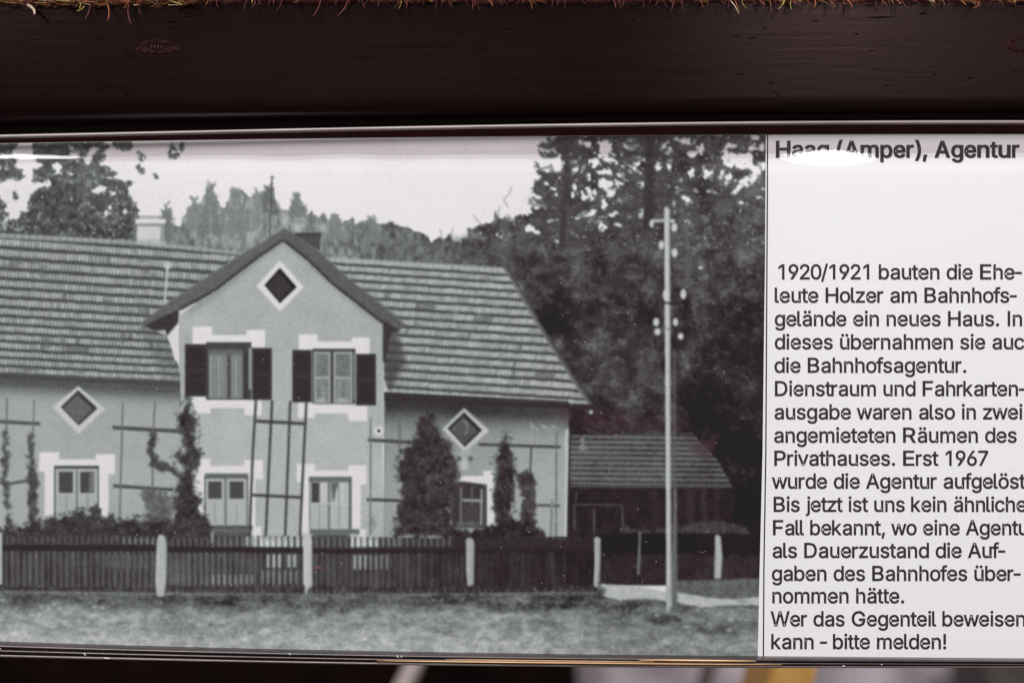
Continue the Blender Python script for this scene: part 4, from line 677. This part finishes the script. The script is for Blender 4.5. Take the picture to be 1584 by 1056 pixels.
for _ in range(3000):              # the rest of the mat, lying further back and up
    f = rnd.random() ** .7; x = rnd.uniform(-420, 2020); k = rnd.choices([0, 1, 2, 3], [5, 1.5, 5, .3])[0]
    groups[k].append(strand(x, -8 - 62 * f, rnd.uniform(-34, 34), rnd.uniform(-9, 9), .002 + .030 * f * f, rnd.uniform(-9, 9), rnd.uniform(.8, 1.7), 4))
for _ in range(420):               # short ends hanging over the edge
    x = rnd.uniform(-300, 1900); k = rnd.choices([0, 1, 2], [3, 1, 6] if x < 300 or x > 1150 else [1, .2, 10])[0]
    if 830 < x < 1060: k = 2
    groups[k].append(strand(x, -2, rnd.uniform(-7, 7), rnd.uniform(3, 14) if rnd.random() < .7 else rnd.uniform(8, 22), .001, rnd.uniform(-3, 3), rnd.uniform(.35, .7), 4))
for k in range(4):
    V, F = merge(groups[k]); tag(child(mesh('fibre_pile', V, F, M_F[k]), mt), kind='stuff')
for a in [(40, 6, 17, 19, 4, 3, 3), (118, -2, 8, 18, 3, 1, 1), (128, 8, -5, 12, 2, 1, 1.2), (137, 6, -2, 26, 2, 2, 1.1), (162, 0, 8, 35, 3, 0, 1.0), (197, 4, 9, 36, -3, 2, 1.2), (212, 6, -2, 5, 1, 3, 1.6), (213, 8, 9, 18, -2, 2, .8), (258, -2, 27, 12, -2, 1, 1.1), (495, -2, -9, 30, 2, 2, 1.2), (537, 0, -14, 28, 3, 2, 1.2), (393, 0, -1, 14, 2, 2, 1.0),
          (1128, -4, 13, 28, 2, 3, .9), (1215, -2, -13, 19, 2, 1, 1.3), (1229, -4, 9, 9, 0, 1, .9), (1178, -2, 3, 12, -2, 0, 1.1), (1262, -2, -5, 16, 2, 0, 1.0), (1312, -2, 3, 16, 2, 0, 1.2), (1388, -2, 3, 11, 1, 0, 1.0), (1441, -2, 1, 8, 1, 3, 1.4), (1486, -3, 4, 14, 2, 0, 1.2), (1515, -3, -13, 19, 6, 0, 1.0), (950, -3, 2, 18, 0, 2, 1.2), (1018, -4, -6, 16, 2, 2, 1.0), (752, -3, 10, 16, 3, 0, .8)]:
    x, y, dx, dy, bd, k, w = a; V, F = strand(x, y, dx, dy, .0015, bd, w, 7); child(mesh('fibre', V, F, M_F[k], smooth=True), mt)

# ------------------------------------------------------------------ the information sheet
sheet = empty('information_sheet', P(792, 610)); tag(sheet, 'printed sheet with an old black and white house picture and German text', 'sheet')
xs = np.linspace(-70, 1690, 89)
rowsf = [[P(x, TOP(x), 0), P(x, BOT(x), 0), P(x, BOT(x), .00025), P(x, TOP(x), .00025), P(x, TOP(x), 0)] for x in xs]
V, F = loft(rowsf); child(mesh('paper', V, F, M_PAPER), sheet)
# picture: a fine grid of ink on the paper, split into the things it shows
def right_edge(py): return np.interp(py, [205, 390, 466, 700, 900, 1020], [1184.5, 1183.5, 1182.5, 1179.5, 1174.5, 1172])
NX, NY = 968, 640
uu, vv = np.meshgrid(np.linspace(0, 1, NX + 1), np.linspace(0, 1, NY + 1))
gx = -50 + uu * (right_edge(208 + vv * 806) + 50)
tp = np.vectorize(TOP)(np.linspace(-50, 1190, 200)); bt = np.vectorize(BOT)(np.linspace(-50, 1190, 200)); lx = np.linspace(-50, 1190, 200)
t_, b_ = np.interp(gx, lx, tp), np.interp(gx, lx, bt)
gy_ = t_ + (b_ - t_) * vv + np.where(vv == 0, .3, 0) - np.where(vv == 1, .3, 0)
ix, iy = gx - CX0 - .5, gy_ - CY0 - .5
x0 = np.clip(ix.astype(int), 0, CW - 2); y0 = np.clip(iy.astype(int), 0, CH - 2); fx, fy = (ix - x0)[..., None], (iy - y0)[..., None]
col = (ink[y0, x0] * (1 - fx) + ink[y0, x0 + 1] * fx) * (1 - fy) + (ink[y0 + 1, x0] * (1 - fx) + ink[y0 + 1, x0 + 1] * fx) * fy
pos = np.stack([(gx - 792) * K, np.full_like(gx, -.00004), (528 - gy_) * K], -1).reshape(-1, 3); col = col.reshape(-1, 3)
cx_, cy_ = (gx[:-1, :-1] + gx[1:, 1:]) / 2, (gy_[:-1, :-1] + gy_[1:, 1:]) / 2
fid = ident[np.clip((cy_ - CY0).astype(int), 0, CH - 1), np.clip((cx_ - CX0).astype(int), 0, CW - 1)].ravel()
q = np.arange((NY + 1) * (NX + 1)).reshape(NY + 1, NX + 1)
quads = np.stack([q[:-1, :-1], q[1:, :-1], q[1:, 1:], q[:-1, 1:]], -1).reshape(-1, 4)
printed = {}
fx_ = cx_.ravel()
for i, cuts in ((TL, (300, 520)), (BUSH, (480,))):       # trellises and bushes that stand apart are parts of their own
    for c_ in cuts: fid[(fid >= i) & (fx_ > c_) & (np.isin(fid, [i]))] = new_id(IDS[i][0], IDS[i][1]); i = len(IDS) - 1
for i in range(1, len(IDS)):
    name, par, lab = IDS[i]; fq = quads[fid == i]
    if not len(fq): print('empty print part', name, lab); continue
    used, inv = np.unique(fq.ravel(), return_inverse=True)
    me = bpy.data.meshes.new(name); me.vertices.add(len(used)); me.vertices.foreach_set('co', pos[used].astype(np.float32).ravel())
    me.loops.add(len(inv)); me.loops.foreach_set('vertex_index', inv.astype(np.int32).ravel()); me.polygons.add(len(fq))
    me.polygons.foreach_set('loop_start', np.arange(0, len(inv), 4, dtype=np.int32)); me.update(calc_edges=True)
    ca = me.color_attributes.new('ink', 'FLOAT_COLOR', 'POINT'); c4 = np.ones((len(used), 4), np.float32); c4[:, :3] = col[used]; ca.data.foreach_set('color', c4.ravel())
    me.materials.append(M_INK); o = bpy.data.objects.new(name, me); S.collection.objects.link(o); printed[i] = o
    if lab: o['label'] = lab
for i, o in printed.items():
    par = IDS[i][1]
    if par is None or par not in printed: child(o, sheet)
    else: o.parent = printed[par]
# ruled line between picture and text
LN = [(1187.3, 208.5), (1186.8, 330), (1186, 460), (1184.6, 700), (1181.6, 880), (1180.8, 1013.6)]
V, F = loft([[P(x - 1.05, y, -.00004), P(x + 1.05, y, -.00004)] for x, y in LN]); child(mesh('ruled_line', V, F, M_TONER), sheet)
# text
G = json.loads(GLYPHS)
ADV = dict(zip('abcdefghijklmnoprstuvwzäöü', [556, 556, 500, 556, 556, 278, 556, 556, 222, 222, 500, 222, 833, 556, 556, 556, 333, 500, 278, 556, 500, 722, 500, 556, 556, 556]))
ADV.update(dict(zip('ABDEFGHIPRW', [667, 667, 722, 667, 611, 778, 722, 278, 667, 722, 944]))); ADV.update({c: 556 for c in '0123456789'}); ADV.update({' ': 278, '/': 278, '-': 333, '.': 278, ',': 278, '!': 278})
ADVB = {'H': 722, 'a': 556, 'g': 611, '(': 333, 'A': 722, 'm': 889, 'p': 611, 'e': 556, 'r': 389, ')': 333, ',': 278, 'n': 611, 't': 333, 'u': 611, ' ': 278}
def thicken(s_, d):                # grow a letter's outline by d units, counters shrink
    p = np.array(s_, float).reshape(-1, 2); p = p[np.hypot(*(p - np.roll(p, 1, 0)).T) > 7]; e = np.roll(p, -1, 0) - p; L = np.maximum(np.hypot(*e.T), 1e-6)[:, None]; e = e / L
    n0 = np.stack([-e[:, 1], e[:, 0]], 1); n1 = np.roll(n0, 1, 0); m = n0 + n1; q_ = np.maximum((m * m).sum(1) / 2, .5)[:, None]
    return (p + SGN * d * m / q_).ravel().tolist()

SGN = 1.0
def text_line(name, txt, x0, x1, base, cap, part=None, bold=False, slope=0.0):
    adv = ADVB if bold else ADV; g = G['r']; w_off = 13 if bold else 13; part = part or txt
    w = sum(adv[c] for c in part) - 110; sx = (x1 - x0) / w; sy = cap / 716.
    pen = -60; layers = {}
    def area2(q_): p = np.array(q_).reshape(-1, 2); r_ = np.roll(p, -1, 0); return (p[:, 0] * r_[:, 1] - r_[:, 0] * p[:, 1]).sum()
    for c in txt:
        if c != ' ':
            sp = g[c]; X = [v for s_ in sp for v in s_[::2]]; lo, hi_ = min(X) * 1.407, max(X) * 1.407; off = (adv[c] - (hi_ - lo)) / 2 - lo
            gs = 1.0
            if c.isalpha() and c not in 'iljftrI': gs = min(max((adv[c] - 130) / (hi_ - lo), 1), 1.17)
            off = (adv[c] - (hi_ - lo) * gs) / 2 - lo * gs
            if c == '1': lo = 86 * 1.407; off = 109 - lo
            outer = sorted([s_ for s_ in sp if area2(s_) < 0], key=area2); outer = [o_ for o_ in outer if c != '1' or max(o_[1::2]) > 100]; holes = [s_ for s_ in sp if area2(s_) >= 0]
            for k, grp in enumerate([[o_] + (holes if j == 0 else []) for j, o_ in enumerate(outer)]):
                for s_ in grp:
                    layers.setdefault(k, []).append((thicken(s_, w_off), off - (16 if bold else 0), pen, gs))
                    if bold: layers.setdefault(k + 10, []).append((thicken(s_, w_off), off + 16, pen, gs))
        pen += adv[c]
    VV, FF = [], []
    for k, items in layers.items():
        cu = bpy.data.curves.new(name, 'CURVE'); cu.dimensions = '2D'; cu.fill_mode = 'FRONT'
        for s_, off, pn_, gs in items:
            pl = cu.splines.new('POLY'); n = len(s_) // 2; pl.points.add(n - 1); co = []
            for j in range(n):
                px = x0 + (pn_ + off + s_[2 * j] * 1.407 * gs) * sx; py = base - s_[2 * j + 1] * 1.407 * sy + slope * (px - x0)
                p = P(px, py); co += [p[0] * 10000, p[2] * 10000, 0, 1]
            pl.points.foreach_set('co', co); pl.use_cyclic_u = True
        o = bpy.data.objects.new(name, cu); S.collection.objects.link(o)
        dg = bpy.context.evaluated_depsgraph_get(); me = bpy.data.meshes.new_from_object(o.evaluated_get(dg)); bpy.data.objects.remove(o)
        b0 = len(VV); VV += [(v.co.x / 10000, -.00005 - .000008 * k, v.co.y / 10000) for v in me.vertices]; FF += [tuple(i + b0 for i in p.vertices) for p in me.polygons]
    me = bpy.data.meshes.new(name); me.from_pydata(VV, [], FF)
    me.name = name; me.materials.clear(); me.materials.append(M_TONER); o = bpy.data.objects.new(name, me); S.collection.objects.link(o); child(o, sheet); o['label'] = 'printed words: ' + txt
    return o
text_line('heading', 'Haag (Amper), Agentur', 1201, 1576, 243.5, 25, bold=True)
for row in [('1920/1921 bauten die Ehe-', 1203, 1579, 431.8), ('leute Holzer am Bahnhofs-', 1200, 1571, 467.8), ('gelände ein neues Haus. In', 1199.5, 1581, 504), ('dieses übernahmen sie auch', 1199.5, 1583, 539.8, 'dieses übernahmen sie auc'),
            ('die Bahnhofsagentur.', 1199, 1495, 576), ('Dienstraum und Fahrkarten-', 1199, 1585, 612), ('ausgabe waren also in zwei', 1198.5, 1581, 648), ('angemieteten Räumen des', 1198, 1572, 684), ('Privathauses. Erst 1967', 1198, 1528, 719.6),
            ('wurde die Agentur aufgelöst.', 1196.5, 1584, 755, 'wurde die Agentur aufgelöst'), ('Bis jetzt ist uns kein ähnlicher', 1197, 1587, 790.8, 'Bis jetzt ist uns kein ähnliche'), ('Fall bekannt, wo eine Agentur', 1196, 1590, 826.8, 'Fall bekannt, wo eine Agentu'),
            ('als Dauerzustand die Auf-', 1195.5, 1553, 862), ('gaben des Bahnhofes über-', 1195, 1577, 897.5), ('nommen hätte.', 1195, 1399, 932), ('Wer das Gegenteil beweisen', 1194, 1586, 967.6), ('kann - bitte melden!', 1194.5, 1464, 1002.8)]:
    text_line('text_line', row[0], row[1], row[2], row[3], 22.6, row[4] if len(row) > 4 else None)

# ------------------------------------------------------------------ clear holder
holder = empty('acrylic_holder', P(792, 1020, -.002)); tag(holder, 'clear acrylic sign holder enclosing the printed sheet under the dark board', 'sign holder')
def tilt(py):                      # lean of the cover near its upper bend
    f = min(max((270 - py) / 8, 0), 1); return .07 * f * f * (3 - 2 * f) + max(262 - py, 0) * K * BEND
BEND = 9.0
def cover_y(py):
    return -.0030 + (0 if py >= 270 else sum(tilt(q_) for q_ in np.arange(py + .25, 270, .5)) * .5 * K)
rowsc = []
ts = np.concatenate([np.linspace(0, .085, 70), np.linspace(.10, 1, 24)])
for x in np.linspace(-70, 1690, 61):
    a, b = TOP(x) + .5, BOT(x) + 2; rowsc.append([P(x, a + (b - a) * t, cover_y(a + (b - a) * t)) for t in ts])
V, F = loft(rowsc); child(mesh('front_pane', V, F, M_COVER, smooth=True), holder)
def band_low(x): return 241.5 + 5 * np.clip((300 - x) / 300, 0, 1) - 4 * np.clip((x - 300) / 1200, 0, 1) + 1.6 * math.sin(x / 31) * math.exp(-((x - 480) / 160) ** 2)
V, F = loft([[P(x, TOP(x), -.0009), P(x, band_low(x), -.0009)] for x in np.linspace(-70, 1690, 180)]); child(mesh('shade_band', V, F, M_BAND), holder)  # strip added to darken the upper band of the cover
# upper sawn edge
V, F = tube([P(x, RODC(x), -.0022) for x in np.linspace(-70, 1690, 90)], 3.1 * K, 12); child(mesh('upper_edge', V, F, M_EDGE, smooth=True), holder)
V, F = loft([[P(x, RODC(x) - 1, .0009), P(x, TOP(x) + 6, .0009)] for x in np.linspace(-70, 1690, 60)]); child(mesh('back_strip', V, F, M_RAIL), holder)
# lower folded channel: three rounded ridges
rowsb = []
for x in np.linspace(-12, 1690, 120):
    a, b = BOT(x) + .2, LOW(x); r = []
    for i in range(37):
        f = i / 36; ph = f * 3 % 1; r.append(P(x, a + (b - a) * f, -.0026 - .0009 * math.sin(min(f * 3 - int(min(f * 3, 2.999)), 1) * math.pi) + .0006 * f))
    rowsb.append([P(x, a, .0003)] + r + [P(x, b, .0006)])
V, F = loft(rowsb); child(mesh('folded_channel', V, F, M_CHANNEL, smooth=True), holder)
for f, rr in ((.80, .10), (.46, .05)):
    V, F = tube([P(x, BOT(x) + (LOW(x) - BOT(x)) * f, -.0036) for x in np.linspace(-10, 1690, 90)], [rr * (LOW(x) - BOT(x)) * K for x in np.linspace(-10, 1690, 90)], 10); child(mesh('edge_bead', V, F, M_BEAD, smooth=True), holder)
M_AMBER = noise_mat('amber_glint', (.40, .20, .07), (.75, .45, .20), scale=(1, .2, .2), nscale=18, rough=.35, detail=2)  # orange of the glints refracted in the fold, put into the colour
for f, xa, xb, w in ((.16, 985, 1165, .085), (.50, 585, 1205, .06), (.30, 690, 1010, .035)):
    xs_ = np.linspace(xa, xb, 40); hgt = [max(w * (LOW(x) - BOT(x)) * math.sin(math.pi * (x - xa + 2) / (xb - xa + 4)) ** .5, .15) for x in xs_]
    V, F = loft([[P(x, BOT(x) + (LOW(x) - BOT(x)) * f - h, -.0043), P(x, BOT(x) + (LOW(x) - BOT(x)) * f, -.0045), P(x, BOT(x) + (LOW(x) - BOT(x)) * f + h, -.0043)] for x, h in zip(xs_, hgt)]); child(mesh('glint_strip', V, F, M_AMBER), holder)  # strips added in place of the fold's amber glints
area('glint_light', (-.552, -2.0, -1.25), (P(285, 1004)), .15, .5, 1.6, (.80, .88, 1.0))  # added unseen light for a bluish glint on the channel
ch = []
for x, y, a, b in [(6, 996, 3.6, 3.4), (7, 997, 2.6, 2.4), (2, 990, 2, 2.5), (138, 1006.5, 2, 3.4), (171, 1012, 5, 1), (452, 1006, 1.2, 2.2), (617, 1010, 1.5, 3), (623, 1010, 1, 2.5), (1300, 1024, 2, .7), (1358, 1022, 1, 1)]:
    ch.append(tube([P(x - a, y - b * .7, -.0040), P(x, y + .4, -.0041), P(x + a, y + b * .7, -.0040)], [.25 * K, .8 * K, .25 * K], 5))
V, F = merge(ch); tag(child(mesh('glint_and_scratch', V, F, M_GLINT_SCRATCH), holder), kind='stuff')  # pale slivers put in for glints and scratches along the channel
V, F = [], []                      # dust and fine scratches on the pane
for _ in range(330):
    x, y = rnd.uniform(0, 1584), rnd.uniform(270, 985); L_ = rnd.uniform(.5, 2.6); a = rnd.uniform(.3, 1.2); w = rnd.uniform(.2, .42); c, s_ = math.cos(a), math.sin(a); b = len(V)
    V += [P(x - L_ * c, y - L_ * s_, -.00305), P(x + w * s_, y - w * c, -.00305), P(x + L_ * c, y + L_ * s_, -.00305), P(x - w * s_, y + w * c, -.00305)]; F.append((b, b + 1, b + 2, b + 3))
M_DUST = mat('dust', (.55, .45, .42), .8)
tag(child(mesh('dust', V, F, M_DUST), holder), kind='stuff')
M_HAIR = mat('red_lint', (.25, .06, .05), .8)
V, F = merge([tube([P(*p, -.0031) for p in c], .38 * K, 4) for c in ([(993, 894), (991, 901), (986, 907)], [(978, 872), (982, 873)], [(1078, 850), (1084, 852), (1090, 849)], [(490, 872), (497, 876), (506, 878)], [(484, 874), (492, 876), (500, 872)])])
tag(child(mesh('lint', V, F, M_HAIR), holder), kind='stuff')

# the two ceiling lamps mirrored in the cover's bend
def mirror_lamp(name, px, py, dist, sx, sy, power, face=None):
    p = Vector(P(px, py, cover_y(py))); d = (p - Vector(camo.location)).normalized(); th = tilt(py)
    n = Vector((0, -math.cos(th), math.sin(th))); r = d - 2 * d.dot(n) * n; q = p + r * dist
    return area(name, q, p, sx, sy, power, (1, .985, .97), 'ELLIPSE')
mirror_lamp('ceiling_lamp', 1279, 246, 2.3, .147, .19, 1.4)
mirror_lamp('ceiling_lamp', -20, 243.5, 2.3, .34, .052, .85)

# ------------------------------------------------------------------ behind and below, out of focus
Y1 = 1.0
def Q(px, py, y):                  # point seen at (px, py) lying at depth y
    s_ = (D + y) / D; p = P(px, py); return (p[0] * s_, y, p[2] * s_)
M_WALL = noise_mat('rough_plaster', (.14, .115, .12), (.60, .51, .55), nscale=10, rough=.9, bump=.6, dist=.003, lo=.36, hi=.62, detail=7)
M_CLOTH = noise_mat('dark_cloth', (.004, .0018, .0016), (.011, .005, .0042), nscale=12, rough=.95, bump=.3, dist=.002, lo=.4, hi=.7)
M_CLOTH.node_tree.nodes['Principled BSDF'].inputs['Specular IOR Level'].default_value = .05
M_WOOD = noise_mat('yellow_pine', (.50, .25, .045), (.72, .42, .12), scale=(30, 30, 1.2), nscale=6, rough=.6, lo=.3, hi=.7)
M_FLOOR = noise_mat('grey_floor', (.10, .085, .085), (.18, .16, .16), nscale=30, rough=.8)
M_CORD = noise_mat('pale_cord', (.34, .28, .26), (.5, .42, .40), nscale=500, rough=.8)
rows = [[(x, Y1 + .10 + .004 * math.sin(x * 23 + z * 9) + .003 * math.sin(x * 61 - z * 31), z) for z in np.linspace(-1.6, .9, 40)] for x in np.linspace(-3, 3, 80)]
V, F = loft(rows); tag(mesh('plaster_wall', V, F, M_WALL, smooth=True), 'blotchy grey plaster wall out of focus below the holder', 'wall')
V, F = box(-5, 5, -3.2, 5, -1.65, -1.6); tag(mesh('floor', V, F, M_FLOOR), kind='structure')
# cloth hanging at the left
rows = []
for x in np.linspace(-2.6, Q(895, 0, Y1)[0], 120):
    rows.append([(x + .008 * math.sin(z * 9), Y1 - .012 + .010 * math.sin(x * 95) + .004 * math.sin(x * 37 + z * 6), z) for z in np.linspace(-1.6, .10, 20)])
V, F = loft(rows); tag(mesh('hanging_cloth', V, F, M_CLOTH, smooth=True), 'nearly black cloth hanging out of focus below the left half of the holder', 'cloth')
V, F = tube([Q(646, 1006, Y1 - .5), Q(640, 1030, Y1 - .5), Q(634, 1044, Y1 - .5), Q(624, 1062, Y1 - .5), Q(608, 1120, Y1 - .5), Q(600, 1300, Y1 - .5)], .0060, 10)
tag(mesh('pale_cord', V, F, M_CORD, smooth=True), 'blurred pale cord hanging in front of the dark cloth', 'cord')
leg = empty('trestle_leg', Q(1200, 1040, Y1)); tag(leg, 'yellow pine trestle leg leaning against the plaster wall, out of focus', 'wooden leg')
def slab(x0t, x1t, x0b, x1b, y0, y1_, m, name):
    top, bot = 985, 1500
    V = [Q(x0t, top, y0), Q(x1t, top, y0), Q(x1b, bot, y0), Q(x0b, bot, y0), Q(x0t, top, y1_), Q(x1t, top, y1_), Q(x1b, bot, y1_), Q(x0b, bot, y1_)]
    F = [(0, 1, 2, 3), (7, 6, 5, 4), (0, 4, 5, 1), (1, 5, 6, 2), (2, 6, 7, 3), (3, 7, 4, 0)]
    return child(mesh(name, V, F, m), leg)
M_WOOD_SHADE = noise_mat('shaded_pine', (.22, .115, .035), (.32, .18, .06), scale=(30, 30, 1.2), nscale=6, rough=.7)  # darker copy of the pine: the leg's shaded side put into the colour
slab(1167, 1210, 1020, 1064, .27, .31, M_WOOD_SHADE, 'side_board'); slab(1209, 1277, 1063, 1130, .262, .30, M_WOOD, 'front_board')
V, F = tube([Q(1104, 1005, .6), Q(1096, 1030, .6), Q(1088, 1062, .6), Q(1082, 1130, .6)], .0050, 8); tag(mesh('twig', V, F, mat('dark_twig', (.07, .055, .045), .9), smooth=True), 'thin dark twig standing against the plaster wall', 'twig')
V, F = box(Q(1512, 0, .9)[0], Q(2400, 0, .9)[0], .88, .98, -1.6, Q(0, 960, .9)[2]); tag(mesh('stone_block', V, F, noise_mat('dark_stone', (.03, .028, .022), (.10, .078, .074), nscale=40, rough=.9, bump=.5, dist=.002)), 'dark mottled stone block at the right end of the plaster wall', 'stone')
